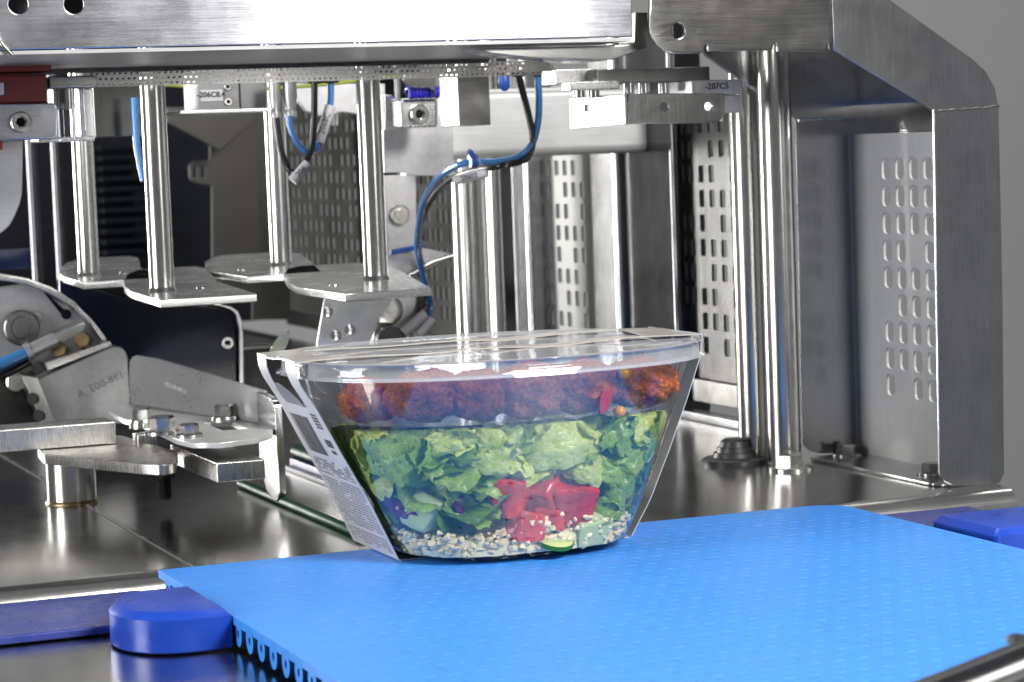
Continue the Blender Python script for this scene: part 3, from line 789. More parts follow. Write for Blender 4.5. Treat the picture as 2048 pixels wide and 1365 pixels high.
cuboid(362, 545, 219, 226, 0.340, 0.06, 'plate', 'base_sheet', vs1, 0.0004)
# cable glands beside it
for (px, py0, py1, wd, lab) in ((548, 160, 236, 24, 'grey hose fitting nearest the sensor block'), (579, 160, 234, 28, 'tapered grey hose fitting next to the blue hose')):
    top = at_y(px, py0, 0.345); bot = at_y(px+3, py1, 0.345); r = wd*0.5*1.42/F_PX
    L = (bot-top).length
    o = lathe('hose_fitting', top, bot-top, [(0, r*1.0), (L*0.45, r), (L*0.8, r*0.72), (L*0.86, r*0.9), (L, r*0.9)], 'alu', None, 20)
    tag(o, lab, 'hose fitting', 'hose fittings')
# twin-face aluminium block
ab = empty('clamp_block', at_y(945, 255, 0.30), 'square aluminium clamp block with bright left face', 'block')
cuboid(916, 980, 140, 252, 0.300, 0.030, 'headsteel', 'body', ab)
# plate behind with notch, socket screw block and spiral hose
np_ = empty('holder_plate', at_y(840, 350, 0.42), 'grey aluminium holder plate hanging behind the front push rod', 'holder')
prism('plate', 'xz', pxz([(766, 232), (905, 232), (908, 352), (814, 352), (812, 346), (768, 346)], 0.44), 0.44, 0.012, 'alu', np_)
prism('notched_plate', 'xz', pxz([(770, 190), (782, 190), (798, 202), (800, 258), (770, 260)], 0.418), 0.418, 0.012, 'plate', np_)
sb = empty('screw_block', at_y(833, 256, 0.40), 'small steel block with one socket screw under the violet coil', 'block')
cuboid(800, 876, 196, 256, 0.400, 0.02, 'plate', 'body', sb, 0.002)
socket_screw(at_y(836, 229, 0.3998), (0, -1, 0), 0.0058, 0.004, sb)
cp = at_y(815, 186, 0.395); cq = at_y(876, 184, 0.395)
pts = []
for k in range(160):
    t = k/159; a = t*2*math.pi*9; c = cp.lerp(cq, t); pts.append(c + Vector((0, math.cos(a)*0.0028, math.sin(a)*0.0028)))
tag(tube('spiral_hose', pts, 0.0013, 'coil', None, 7, straight=True), 'short violet-blue spiral hose above the screw block', 'hose')
tag(prism('rounded_bracket', 'xz', pxz([(806, 150), (872, 150), (872, 196), (868, 182), (858, 175), (828, 175), (814, 170), (808, 160)], 0.385), 0.385, 0.004, 'dull', None), 'small rounded steel bracket left of the clamp block', 'bracket')
w1 = tube('earth_wire', [at_y(330, 170, 0.46), at_y(480, 178, 0.46), at_y(620, 172, 0.46), at_y(800, 152, 0.46)], 0.0012, 'wire', None, 8)
tag(w1, 'thin green and yellow wire running along under the beam', 'wire')
# curved hood behind: pale arc plates
hood = prism('hood_plate', 'xz', pxz([(585, 168), (770, 168), (770, 262), (738, 250), (715, 228), (690, 224), (668, 226), (640, 232), (612, 222), (596, 200), (590, 180)], 0.55), 0.55, 0.006, 'alu', None)
tag(hood, 'pale scalloped hood plate behind the hoses', 'plate')
tag(rod('stud', at_y(664, 226, 0.535), at_y(664, 252, 0.535), 0.0042, 'bolt'), 'short steel stud under the hood plate', 'stud')

# ---- hoses
Yh = 0.335
def hose(name, pts, r, mat, label, Y=Yh, group='hoses under the beam', dy=None):
    P = [at_y(x, y, Y + (dy[k] if dy else 0)) for k, (x, y) in enumerate(pts)]
    return tag(tube(name, P, r, mat, None, 14, 10), label, 'hose', group)
def grommet(px, py, label, Y=Yh):
    p = at_y(px, py, Y)
    return tag(lathe('grommet', p+Vector((0, 0, -0.0015)), (0, 0, 1), [(0, 0.0028), (0.0004, 0.0044), (0.0016, 0.0047), (0.0030, 0.0042), (0.0032, 0.003)], 'rubber', None, 22), label, 'grommet', 'rubber grommets in the perforated strip')
grommet(632, 163, 'black rubber grommet holding the hanging black hose'); grommet(662, 162, 'black rubber grommet holding the hanging blue hose')
grommet(1037, 149, 'black rubber grommet at the top of the long black hose'); grommet(1076, 148, 'black rubber grommet at the top of the long blue hose')
hose('air_hose', [(629, 158), (629, 200), (628, 250), (622, 300), (606, 336), (590, 346), (575, 335), (562, 300), (556, 262), (553, 236)], 0.0019, 'cable', 'black hose hanging in a loop below the sensor fittings', dy=[-.004]*6+[0]*4)
hose('air_hose', [(662, 158), (661, 205), (652, 245), (638, 290), (622, 303), (604, 298), (588, 275), (580, 250), (578, 232)], 0.0019, 'hose', 'blue hose hanging in a loop below the sensor fittings')
hose('air_hose', [(1037, 150), (1047, 190), (1058, 235), (1065, 275), (1060, 308), (1042, 323), (1000, 332), (960, 339), (915, 352), (880, 378), (855, 412), (841, 455), (837, 500), (845, 545), (846, 600), (838, 628)], 0.0021, 'cable', 'long black hose curving down from the beam to the rear clamp', dy=[0]*7+[.02,.05,.09,.12,.15,.17,.18,.18,.18])
hose('air_hose', [(1075, 150), (1078, 200), (1075, 250), (1062, 292), (1035, 314), (990, 324), (945, 324), (905, 336), (872, 362), (848, 402), (838, 450), (835, 500), (848, 560), (862, 610), (858, 645)], 0.0021, 'hose', 'long blue hose tied to the black one behind the bowl', dy=[0]*7+[.02,.05,.09,.12,.15,.17,.18,.18])
hose('air_hose', [(268, 196), (270, 240), (274, 290), (281, 330), (288, 362)], 0.0021, 'hose', 'straight blue hose half hidden behind the near left push rod', Y=0.38)
def sleeve_label(p, q, r, txt, name, label):
    d = (q-p); t = empty(name, p, label, 'label sleeve', 'white label sleeves on the hoses')
    lathe('sleeve', p, d, [(0, r), (d.length, r)], 'white', t, 16)
    mid = p.lerp(q, 0.5); ux = d.normalized(); n = (CAM-mid); n = (n - ux*n.dot(ux)).normalized()
    text_mesh('lettering', txt, r*1.5, mid + n*(r+0.0002), ux, n.cross(ux), 'ink', t)
    return t
sleeve_label(at_y(638, 285, Yh-0.001), at_y(661, 212, Yh-0.001), 0.0031, '2068C', 'hose_label', 'white printed sleeve on the hanging blue hose')
sleeve_label(at_y(585, 362, Yh-0.006), at_y(616, 328, Yh-0.006), 0.0031, '206', 'hose_label', 'white sleeve at the bottom of the black hose loop')
sleeve_label(at_y(908, 362, Yh+0.016), at_y(974, 346, Yh+0.004), 0.0028, '20602', 'hose_label', 'white printed sleeve on the long black hose')
tp = at_y(946, 322, Yh-0.001)
ct = empty('cable_tie', tp, 'blue cable tie around the two long hoses', 'cable tie')
dirT = (at_y(960, 322, Yh)-at_y(932, 326, Yh)).normalized()
lathe('strap', tp-dirT*0.0022, dirT, [(0, 0.0040), (0.0044, 0.0040)], 'tie', ct, 16)
tube('tail', [at_y(950, 322, Yh-.003), at_y(942, 306, Yh-.005), at_y(936, 303, Yh-.005)], 0.0016, 'tie', ct, 8)
tag(lathe('blue_plug', at_y(1007, 150, 0.36), at_y(1010, 183, 0.36)-at_y(1007, 150, 0.36), [(0, 0.003), (0.003, 0.0036), (0.007, 0.0034), (0.0095, 0.0016), (0.0098, 0)], 'tie', None, 18), 'small blue plug under the perforated strip', 'plug')

# ================================================================== gripper head under the arch
gh = empty('gripper_bracket', at_y(1330, 250, 0.15), 'dark bent steel bracket of the gripper head under the arch', 'bracket')
YG = 0.15
fpx = [(1256, 188), (1446, 186), (1450, 190), (1450, 228), (1442, 240), (1428, 246), (1256, 249)]
prism('front_plate', 'xz', pxz(fpx, YG), YG, 0.002, 'dull', gh, holes=[circle2(pxz([(1330, 214)], YG)[0], 0.0022), circle2(pxz([(1417, 213)], YG)[0], 0.0022)])
ga = at_y(1257, 218, YG).x
prism('side_plate', 'yz', [(YG+0.001, at_y(1256, 249, YG).z), (YG+0.075, at_y(1256, 249, YG).z-0.001), (YG+0.075, at_y(1256, 188, YG).z), (YG+0.001, at_y(1256, 188, YG).z)], ga-0.0016, 0.0016, 'alu', gh,
      holes=[[(YG+0.048, 0.196), (YG+0.054, 0.196), (YG+0.054, 0.1995), (YG+0.048, 0.1995)]])
gb = empty('gripper_bar', at_y(1340, 165, 0.17), 'dark horizontal bar with screws above the gripper bracket', 'bar')
cuboid(1195, 1420, 136, 166, 0.185, 0.02, 'dull', 'bar', gb); cuboid(1112, 1193, 138, 168, 0.20, 0.02, 'plate', 'end_block', gb)
cuboid(1140, 1240, 163, 180, 0.175, 0.012, 'plate', 'lower_strip', gb)
for px in (1167, 1196):
    p = at_y(px, 178, 0.178); lathe('screw_head', p+Vector((0, 0.006, 0)), (0, 0, -1), [(0, 0.0032), (0.0042, 0.0032), (0.0046, 0.0028)], 'bolt', gb, 18)
for px in (1270, 1300, 1340, 1372):
    p = at_y(px, 166, 0.18); lathe('spacer', p+Vector((0, 0.008, 0)), (0, 0, -1), [(0, 0.003), (0.0052, 0.003), (0.0056, 0.0022)], 'plate', gb, 16)
gl = empty('sensor_box', at_y(1440, 240, 0.165), 'grey sensor box with printed number 207 beside the round posts', 'sensor block')
cuboid(1384, 1482, 160, 190, 0.166, 0.03, 'alu', 'upper_body', gl); cuboid(1446, 1483, 190, 226, 0.168, 0.028, 'alu', 'lower_body', gl)
l2 = cuboid(1402, 1462, 165, 183, 0.1654, 0.0006, 'white', 'label_plate', gl, 0.0001)
text_mesh('lettering', '-207C5', 0.0046, at_y(1434, 173, 0.1652), (1, 0, 0), (0, 0, 1), 'ink', l2, bold=0.0001)

# ================================================================== red covers and clevis at the upper left
YR = 0.20
rc = prism('red_cover', 'xz', rounded(pxz([(-60, 117), (103, 113), (103, 140), (88, 146), (-60, 148)], YR), [0, 0, 0.001, 0.002, 0]), YR, 0.03, 'red', None, bev=0.001)
tag(rc, 'dark red lacquered cover strip tucked under the beam', 'cover', 'red covers')
rc2 = prism('red_cover', 'xz', pxz([(-60, 152), (88, 149), (94, 156), (96, 206), (-60, 210)], YR-0.004), YR-0.004, 0.03, 'red', None, bev=0.001)
tag(rc2, 'dark red lacquered cover with a small pale mark', 'cover', 'red covers')
prism('pale_mark', 'xz', rounded(pxz([(-20, 167), (8, 166), (8, 190), (-20, 191)], YR-0.0044), 0.0006), YR-0.0044, 0.0004, 'white', rc2, bev=0.00005)
sp = empty('screw_plate', at_y(50, 280, YR), 'brushed bar with one socket screw below the red covers', 'bar')
prism('bar', 'xz', pxz([(-60, 209), (110, 206), (116, 214), (116, 278), (-60, 284)], YR-0.006), YR-0.006, 0.012, 'beam', sp, bev=0.001)
socket_screw(at_y(40, 245, YR-0.006), (0, -1, 0), 0.0052, 0.004, sp)
cl = empty('cylinder_clevis', at_y(140, 280, 0.22), 'small clear and steel cylinder clevis next to the red cover', 'clevis')
cuboid(97, 196, 152, 177, 0.200, 0.02, 'dull', 'cap_block', cl, 0.001)
p = at_y(134, 177, 0.21); lathe('barrel', p, (0, 0, -1), [(0, 0.0085), (0.026, 0.0085)], 'acryl', cl, 28); lathe('piston', p, (0, 0, -1), [(0, 0.0036), (0.010, 0.0036), (0.0104, 0.003)], 'bolt', cl, 20)
cuboid(108, 120, 178, 280, 0.214, 0.012, 'plate', 'cheek', cl); cuboid(160, 188, 178, 278, 0.214, 0.012, 'plate', 'cheek', cl)
cuboid(76, 190, 274, 284, 0.205, 0.02, 'plate', 'foot_sheet', cl, 0.0004)
bk = cuboid(188, 284, 165, 274, 0.40, 0.02, 'guardwall', 'backing_plate'); tag(bk, 'grey flat backing plate left of the near push rod', 'plate')
hpn = prism('hanger_plate', 'xz', rounded(pxz([(-60, 284), (47, 282), (45, 400), (20, 455), (-10, 475), (-60, 490)], 0.24), [0, 0, 0.006, 0.006, 0.004, 0]), 0.24, 0.008, 'galv', None, bev=0.0008)
tag(hpn, 'pale hanging plate with rounded lower edge at the far left', 'plate')
tag(prism('orange_tab', 'xz', pxz([(-30, 283), (6, 283), (5, 300), (-30, 302)], 0.236), 0.236, 0.003, 'orange', None), 'tiny orange-red tab at the left edge', 'tab')

# ================================================================== dark interior at the back left
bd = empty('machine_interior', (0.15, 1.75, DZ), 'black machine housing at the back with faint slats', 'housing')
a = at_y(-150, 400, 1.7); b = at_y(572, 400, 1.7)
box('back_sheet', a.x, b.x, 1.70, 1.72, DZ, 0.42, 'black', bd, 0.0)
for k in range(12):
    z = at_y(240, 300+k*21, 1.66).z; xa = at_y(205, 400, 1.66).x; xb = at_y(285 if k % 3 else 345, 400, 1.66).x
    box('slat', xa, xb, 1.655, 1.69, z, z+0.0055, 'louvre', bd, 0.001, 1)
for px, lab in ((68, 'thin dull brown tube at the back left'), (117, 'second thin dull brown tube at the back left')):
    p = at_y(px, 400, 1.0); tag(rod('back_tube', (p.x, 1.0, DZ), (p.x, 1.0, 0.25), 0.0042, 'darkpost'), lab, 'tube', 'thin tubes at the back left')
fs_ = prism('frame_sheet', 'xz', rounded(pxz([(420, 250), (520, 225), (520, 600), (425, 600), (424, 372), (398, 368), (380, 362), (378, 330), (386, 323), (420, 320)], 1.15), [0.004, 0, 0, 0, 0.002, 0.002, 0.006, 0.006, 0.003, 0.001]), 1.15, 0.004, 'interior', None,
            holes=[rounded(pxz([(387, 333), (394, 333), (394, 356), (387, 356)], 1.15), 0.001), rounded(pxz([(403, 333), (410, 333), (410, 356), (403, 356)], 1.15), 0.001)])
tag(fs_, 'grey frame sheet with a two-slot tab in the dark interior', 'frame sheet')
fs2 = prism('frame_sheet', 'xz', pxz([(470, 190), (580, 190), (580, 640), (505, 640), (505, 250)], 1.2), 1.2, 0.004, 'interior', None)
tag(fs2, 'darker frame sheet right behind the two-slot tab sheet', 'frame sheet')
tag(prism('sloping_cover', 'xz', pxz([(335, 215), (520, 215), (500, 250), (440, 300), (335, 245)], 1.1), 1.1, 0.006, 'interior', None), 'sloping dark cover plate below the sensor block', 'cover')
tag(cuboid(-30, 60, 500, 540, 0.9, 0.02, 'navy', 'blue_bar'), 'dim navy bar at the far left in the interior', 'bar')
# navy guard
ng = empty('navy_guard', at_y(330, 760, 0.52), 'dark navy guard panel with pale rounded edge behind the paddles', 'guard')
npx = [(120, 560), (260, 592), (440, 612), (462, 618), (472, 630), (476, 660), (478, 790), (120, 790)]
prism('panel', 'xz', pxz(npx, 0.52), 0.52, 0.01, 'navy', ng, bev=0.002)
edge = [(440, 608), (462, 613), (476, 622), (484, 640), (487, 670), (489, 790), (480, 790), (478, 660), (473, 632), (462, 620), (440, 613)]
prism('edge_trim', 'xz', pxz(edge, 0.515), 0.515, 0.014, 'plate', ng, bev=0.0006)
socket_screw(at_y(454, 686, 0.52), (0, -1, 0), 0.004, 0.002, ng)
sh = cuboid(478, 562, 686, 698, 0.60, 0.08, 'guardwall', 'small_shelf'); tag(sh, 'small grey shelf edge right of the navy guard', 'shelf')
fin = prism('oval_fin', 'xz', pxz([(540, 700), (552, 680), (564, 665), (574, 658), (579, 662), (578, 680), (572, 696), (560, 712), (545, 722)], 0.30), 0.30, 0.0006, 'mirror', None, bev=0.0001)
tag(fin, 'thin oval steel fin standing just behind the bowl rim', 'fin')
box('support', -0.30, b.x, 1.64, 1.68, DZ, 0.02, 'black', bd, 0.002)

# ================================================================== rear clamp behind the bowl
YC = 0.52
rcq = empty('rear_clamp', at_y(760, 690, YC), 'rear clamp of bent shiny sheet, pale arms and round bolts behind the bowl', 'clamp')
prism('shiny_sheet', 'xz', pxz([(650, 590), (790, 575), (785, 600), (758, 640), (735, 700), (632, 700)], YC-0.03), YC-0.03, 0.002, 'mirror', rcq)
prism('upright', 'xz', pxz([(768, 352), (832, 350), (834, 505), (768, 512)], YC+0.02), YC+0.02, 0.02, 'alu', rcq)
lathe('round_bolt', at_y(797, 430, YC+0.02), (0, -1, 0), [(0, 0.0068), (0.003, 0.0068), (0.0036, 0.006), (0.0036, 0.0038), (0.0052, 0.0036), (0.0052, 0.0)], 'bolt', rcq, 26, cap=False)
prism('swing_arm', 'xz', pxz([(768, 512), (840, 495), (905, 508), (912, 512), (860, 535), (820, 560), (800, 575), (768, 560)], YC), YC, 0.012, 'alu', rcq)
tube('bent_edge', [at_y(796, 564, YC-0.003), at_y(830, 545, YC-0.003), at_y(862, 526, YC-0.003), at_y(908, 511, YC-0.003)], 0.0018, 'plate', rcq, 8)
prism('lower_arm', 'xz', pxz([(770, 590), (835, 585), (858, 612), (830, 640), (800, 668), (772, 690), (745, 690), (752, 640)], YC), YC, 0.01, 'alu', rcq)
lathe('pivot_bolt', at_y(772, 620, YC-0.001), (0, -1, 0), [(0, 0.0105), (0.004, 0.0105), (0.0046, 0.0095), (0.0046, 0.0062), (0.007, 0.006), (0.007, 0.0)], 'bolt', rcq, 28, cap=False)
for (a, b) in (((805, 668), (850, 628)), ((836, 672), (866, 640))):
    lathe('hose_end', at_y(*a, YC-0.012), at_y(*b, YC-0.012)-at_y(*a, YC-0.012), [(0, 0.003), (0.0005, 0.0034), ((at_y(*b, YC)-at_y(*a, YC)).length, 0.0034)], 'white', rcq, 16)
lathe('dark_roller', at_y(778, 682, YC-0.006), (0, -1, 0), [(0, 0.010), (0.006, 0.010)], 'rubber', rcq, 24)
prism('blue_lip', 'xz', pxz([(782, 500), (848, 488), (848, 496), (783, 511)], YC-0.002), YC-0.002, 0.003, 'tie', rcq)
for px, py in ((655, 625), (700, 660), (672, 672)):
    lathe('sheet_bolt', at_y(px, py, YC-0.03), (0, -1, 0), [(0, 0.0034), (0.0012, 0.0034), (0.0016, 0.0028)], 'bolt', rcq, 18)

# ================================================================== left arm with bent guide
so = empty('standoff', (-0.1361, 0.3012, DZ), 'polished steel standoff cylinder on the deck at left', 'standoff')
lathe('cylinder', (-0.1361, 0.3012, DZ+0.0004), (0, 0, 1), [(0, 0.0128), (0.0006, 0.0133), (0.0262, 0.0133), (0.0268, 0.0128)], 'tube', so, 44)
lathe('base_ring', (-0.1361, 0.3012, DZ), (0, 0, 1), [(0, 0.0144), (0.0010, 0.0142), (0.0018, 0.0134)], 'brass', so, 44)
LKZ = DZ+0.0274
lk = prism('link_plate', 'xy', rounded(pxy([(74, 896), (108, 878), (240, 872), (356, 905), (350, 928), (322, 932), (285, 930), (86, 910)], LKZ+0.005), 0.004), LKZ, 0.0055, 'sawn', None, bev=0.0005)
tag(lk, 'dark pointed link plate lying on the standoff', 'link plate')
rl = box('arm_rail', -0.62, at_y(232, 860, 0.272).x, 0.272, 0.298, at_y(110, 899, 0.272).z+0.0004, at_y(110, 852, 0.272).z, 'sawn', None, 0.0008)
tag(rl, 'thick sawn steel rail coming in from the left edge', 'rail')
be0 = at_y(435, 968, 0.165); be1 = at_y(530, 918, 0.165)
bar = box('cross_bar', be0.x, be1.x, 0.165, 0.262, be0.z, be1.z, 'sawn', None, 0.0009)
tag(bar, 'sawn steel bar end pointing at the belt, reflecting blue', 'bar')
nb = box('square_nut', at_y(277, 890, 0.262).x, at_y(316, 890, 0.262).x, 0.2635, 0.275, at_y(295, 916, 0.2635).z, at_y(295, 868, 0.2635).z, 'sawn', None, 0.0006)
tag(nb, 'small square steel block left of the cross bar', 'block')
GZ = be1.z+0.0052
gd = empty('bent_guide', at_z(400, 860, GZ), 'shiny bent steel guide with upright wing and down-turned tongue', 'guide')
fl = pxy([(217, 820), (262, 808), (400, 800), (526, 800), (546, 850), (545, 866), (510, 877), (440, 886), (385, 886), (352, 878), (300, 852), (247, 838)], GZ+0.003)
prism('base_flange', 'xy', fl, GZ, 0.003, 'brightplate', gd, holes=[pxy([(330, 813), (372, 815), (398, 825), (350, 822)], GZ+0.003), pxy([(408, 846), (462, 843), (498, 858), (446, 861)], GZ+0.003)], bev=0.0004)
WA = at_z(262, 812, GZ+0.003); WB = at_z(545, 852, GZ+0.003)
wing = plate3('upright_wing', [(258, 736), (259, 722), (264, 714), (272, 711), (314, 718), (528, 782), (534, 850), (400, 829), (262, 808), (258, 800)], WA, WB, 0.0022, 'wing', gd)
dW = (WB-WA).normalized(); nW = Vector((dW.y, -dW.x, 0)).normalized()
tW = (WA-CAM).dot(nW)/ray(352, 776).dot(nW)
text_mesh('lettering', '10025-003-0002_A', 0.0034, CAM + ray(352, 776)*tW + nW*0.0003, dW+Vector((0, 0, -0.12)), (0, 0, 1), 'engrave', wing)
xt = WB.x-0.0046; YT = WB.y+0.012
tn = [(YT, at_y(529, 782, YT).z), (YT-0.026, at_y(545, 796, YT-0.026).z), (YT-0.034, at_y(549, 815, YT-0.034).z), (YT-0.036, at_y(552, 985, YT-0.036).z), (YT-0.030, at_y(551, 1004, YT-0.030).z), (YT-0.012, at_y(541, 985, YT-0.012).z), (YT, at_y(531, 930, YT).z)]
prism('tongue', 'yz', tn, xt, 0.0040, 'sheet_h', gd, bev=0.0005)
def stack_bolt(px, py, Y, af, h, label, wz=0.002):
    p = at_y(px, py, Y); p.z = max(p.z, GZ+0.003)
    return hex_bolt(Vector((p.x, p.y, GZ+0.003)), (0, 0, 1), af, h, wz, label, 'hex bolts on the bent guide', turn=0.35)
stack_bolt(284, 835, 0.275, 0.0085, 0.0065, 'hex bolt nearest the upright wing on the bent guide', 0.0045)
stack_bolt(378, 862, 0.215, 0.0088, 0.0050, 'hex bolt at the right on the flat of the bent guide')
stack_bolt(325, 858, 0.238, 0.0115, 0.0075, 'largest hex bolt in the middle of the bent guide', 0.0022)
stack_bolt(448, 815, 0.275, 0.0088, 0.0065, 'hex bolt close in front of the upright wing, rightmost of four', 0.003)
tb = at_y(328, 938, 0.238)
tbt = empty('threaded_bolt', Vector((tb.x, 0.238, LKZ-0.03)), 'dark nut and threaded bolt end hanging below the link plate', 'bolt')
hexhead('nut', (tb.x, 0.238, LKZ-0.0002), (0, 0, -1), 0.0125, 0.0095, M['rubber'], tbt, 0.35)
prof = [(0, 0.0032)]
for k in range(9): prof += [(0.0006+k*0.0012, 0.0037), (0.0012+k*0.0012, 0.0030)]
lathe('thread', (tb.x, 0.238, LKZ-0.0097), (0, 0, -1), prof+[(0.0118, 0.0026)], 'rubber', tbt, 18)

# ================================================================== tilting knife head at the far left
YK = 0.46
kh = empty('knife_head', at_y(120, 850, YK), 'tilted aluminium knife head with arched hood at the far left', 'knife head')
arc_o = [(-60, 545), (0, 548), (50, 556), (100, 574), (145, 602), (182, 640), (206, 672), (220, 694)]
arc_i = [(214, 698), (196, 672), (172, 640), (138, 612), (95, 586), (48, 568), (0, 561), (-60, 558)]
prism('arched_hood', 'xz', pxz(arc_o+arc_i, YK), YK-0.006, 0.05, 'plate', kh, bev=0.0006)
prism('side_disc', 'xz', pxz([(-60, 585), (30, 572), (62, 570), (95, 590), (140, 616), (172, 645), (196, 676), (212, 698), (110, 760), (-60, 800)], YK+0.012), YK+0.012, 0.01, 'alu', kh)
prism('dark_slot', 'xz', pxz([(88, 586), (92, 585), (132, 624), (138, 628), (136, 636), (128, 636)], YK+0.0115), YK+0.0112, 0.0008, 'black', kh, bev=0.0001)
lathe('knob', at_y(40, 655, YK+0.012), (0, -1, 0), [(0, 0.0108), (0.006, 0.0108), (0.0068, 0.010), (0.0068, 0.0068), (0.0082, 0.0064), (0.0082, 0.0048), (0.007, 0.0046), (0.007, 0.0)], 'dull', kh, 30, cap=False)
lathe('pin', at_y(132, 629, YK+0.012), (0, -1, 0), [(0, 0.0030), (0.002, 0.0030), (0.0022, 0.0026)], 'black', kh, 18)
lathe('white_button', at_y(72, 636, YK+0.012), (0, -1, 0), [(0, 0.0036), (0.004, 0.0036), (0.0046, 0.003)], 'white', kh, 18)
prism('spacer_bar', 'xz', pxz([(64, 690), (168, 644), (174, 652), (160, 672), (74, 712)], YK-0.002), YK-0.002, 0.01, 'alu', kh, bev=0.001)
prism('front_block', 'xz', rounded(pxz([(74, 760), (224, 692), (245, 694), (256, 712), (262, 848), (108, 848)], YK-0.02), [0.001, 0.001, 0.003, 0.003, 0, 0]), YK-0.02, 0.018, 'alu', kh, bev=0.0008)
prism('top_strip', 'xz', pxz([(88, 726), (220, 682), (224, 692), (96, 742)], YK-0.022), YK-0.022, 0.02, 'plate', kh, bev=0.0005)
prism('bright_edge', 'xz', pxz([(44, 752), (76, 756), (112, 848), (86, 848)], YK-0.024), YK-0.024, 0.016, 'plate', kh, bev=0.0005)
for px, py in ((68, 798), (80, 832)):
    lathe('rubber_stop', at_y(px, py, YK-0.024), (-0.35, -1, 0.1), [(0, 0.0034), (0.005, 0.0034), (0.0056, 0.0028)], 'rubber', kh, 16)
for px, py in ((123, 703), (170, 684)):
    hexhead('brass_nut', at_y(px, py, YK-0.018), (-0.4, -0.9, 0.25), 0.0088, 0.008, M['brass'], kh, 0.3)
lathe('screw', at_y(30, 764, YK-0.002), (0, -1, 0), [(0, 0.0058), (0.003, 0.0058), (0.0036, 0.005), (0.0036, 0.0030), (0.0024, 0.0028), (0.0024, 0.0)], 'bolt', kh, 24, cap=False)
prism('lower_plate', 'xz', pxz([(-60, 745), (60, 722), (110, 848), (-60, 850)], YK), YK, 0.01, 'guardwall', kh, bev=0.0006)
text_mesh('laser_marking', '-198-003_A', 0.0068, at_y(205, 768, YK-0.0202), (1, 0, 0.40), (-0.40, 0, 1), 'engrave_dark', kh, mirror=True)
bh = empty('hose_connector', at_y(40, 720, YK-0.025), 'bright blue hose with white fitting plugged into the knife head', 'hose')
tube('blue_hose', [at_y(-30, 742, YK-0.025), at_y(10, 726, YK-0.025), at_y(54, 706, YK-0.025)], 0.0038, 'hose', bh, 14)
lathe('fitting', at_y(52, 707, YK-0.025), at_y(116, 676, YK-0.025)-at_y(52, 707, YK-0.025), [(0, 0.0056), (0.003, 0.0056), (0.0034, 0.0046), (0.019, 0.0044)], 'alu', bh, 20)
tube('black_hose', [at_y(-20, 762, YK-0.02), at_y(20, 744, YK-0.02), at_y(60, 722, YK-0.02)], 0.0026, 'cable', bh, 10)

# ================================================================== thin belts running along the deck behind the bowl
gx = at_z(570, 1014, DZ).x
tag(tube('round_belt', [(gx, 0.30, DZ+0.0026), (gx, 0.2, DZ+0.0026), (gx, 0.085, DZ+0.0026)], 0.0024, 'greenbelt', None, 14), 'green round drive belt on the deck left of the bowl', 'drive belt')
vx = at_z(575, 944, DZ).x
vb = empty('belt_rail', (vx, 0.4, DZ), 'low violet and white rail with a green belt on top', 'belt rail')
box('pale_edge', vx, vx+0.004, 0.12, 0.36, DZ, DZ+0.0028, 'paletape', vb, 0.0004)
box('violet_body', vx+0.0042, vx+0.012, 0.12, 0.36, DZ, DZ+0.0070, 'violet', vb, 0.0006)
tube('green_cord', [(vx+0.0085, 0.36, DZ+0.0106), (vx+0.0085, 0.25, DZ+0.0106), (vx+0.0085, 0.12, DZ+0.0106)], 0.0036, 'greenbelt', vb, 12)
for px, py, lb in ((445, 1075, 'dark drain slot'),): pass

# ================================================================== black tube in the near right corner
tag(tube('black_tube', [at_y(1800, 1440, -0.46), at_y(1960, 1378, -0.46), at_y(2150, 1302, -0.46)], 0.0082, 'cable', None, 28), 'black glossy tube crossing the near right corner', 'tube')
tag(lathe('tube_cap', at_y(2040, 1290, -0.43), (0.2, 0, 1), [(0, 0.004), (0.002, 0.0042), (0.003, 0.002), (0.003, 0)], 'rubber', None, 20), 'tiny black cap on the near right tube', 'cap')

# ================================================================== packed salad bowl
BCX = -0.0012
ZR = 0.0835
BTH = 0.0; BCY = 0.018
def W_(p):      # bowl frame -> world
    dx_, dy_ = p[0]-BCX, p[1]-BCY; c, s_ = math.cos(BTH), math.sin(BTH)
    return Vector((BCX+dx_*c-dy_*s_, BCY+dx_*s_+dy_*c, p[2]))
def B_(p):      # world -> bowl frame
    dx_, dy_ = p[0]-BCX, p[1]-BCY; c, s_ = math.cos(BTH), -math.sin(BTH)
    return Vector((BCX+dx_*c-dy_*s_, BCY+dx_*s_+dy_*c, p[2]))
def bowl_dim(z):
    s = max(0.0, min(1.15, z/ZR))
    e = s**0.86
    return (0.0510+(0.0900-0.0510)*e, 0.0560+(0.0715-0.0560)*e, 0.0150+(0.0120-0.0150)*s, 3.0-0.6*s)   # a, b, centre y, squareness
def ring_pts(a, b, cy, n, z, seg=96):
    out = []
    for k in range(seg):
        t = 2*math.pi*k/seg; c, s = math.cos(t), math.sin(t)
        out.append(W_((BCX + a*math.copysign(abs(c)**(2/n), c), cy + b*math.copysign(abs(s)**(2/n), s), z)))
    return out
def loft(name, rings, mat, parent, cap0=False, cap1=False, smooth=50):
    vs = []; fs = []; n = len(rings[0])
    for r in rings: vs += r
    for i in range(len(rings)-1):
        for k in range(n): k2 = (k+1) % n; fs.append((i*n+k, i*n+k2, (i+1)*n+k2, (i+1)*n+k))
    if cap0: fs.append(tuple(range(n))[::-1])
    if cap1: fs.append(tuple(range((len(rings)-1)*n, len(rings)*n)))
    return pydata(name, vs, fs, mat, parent, smooth)
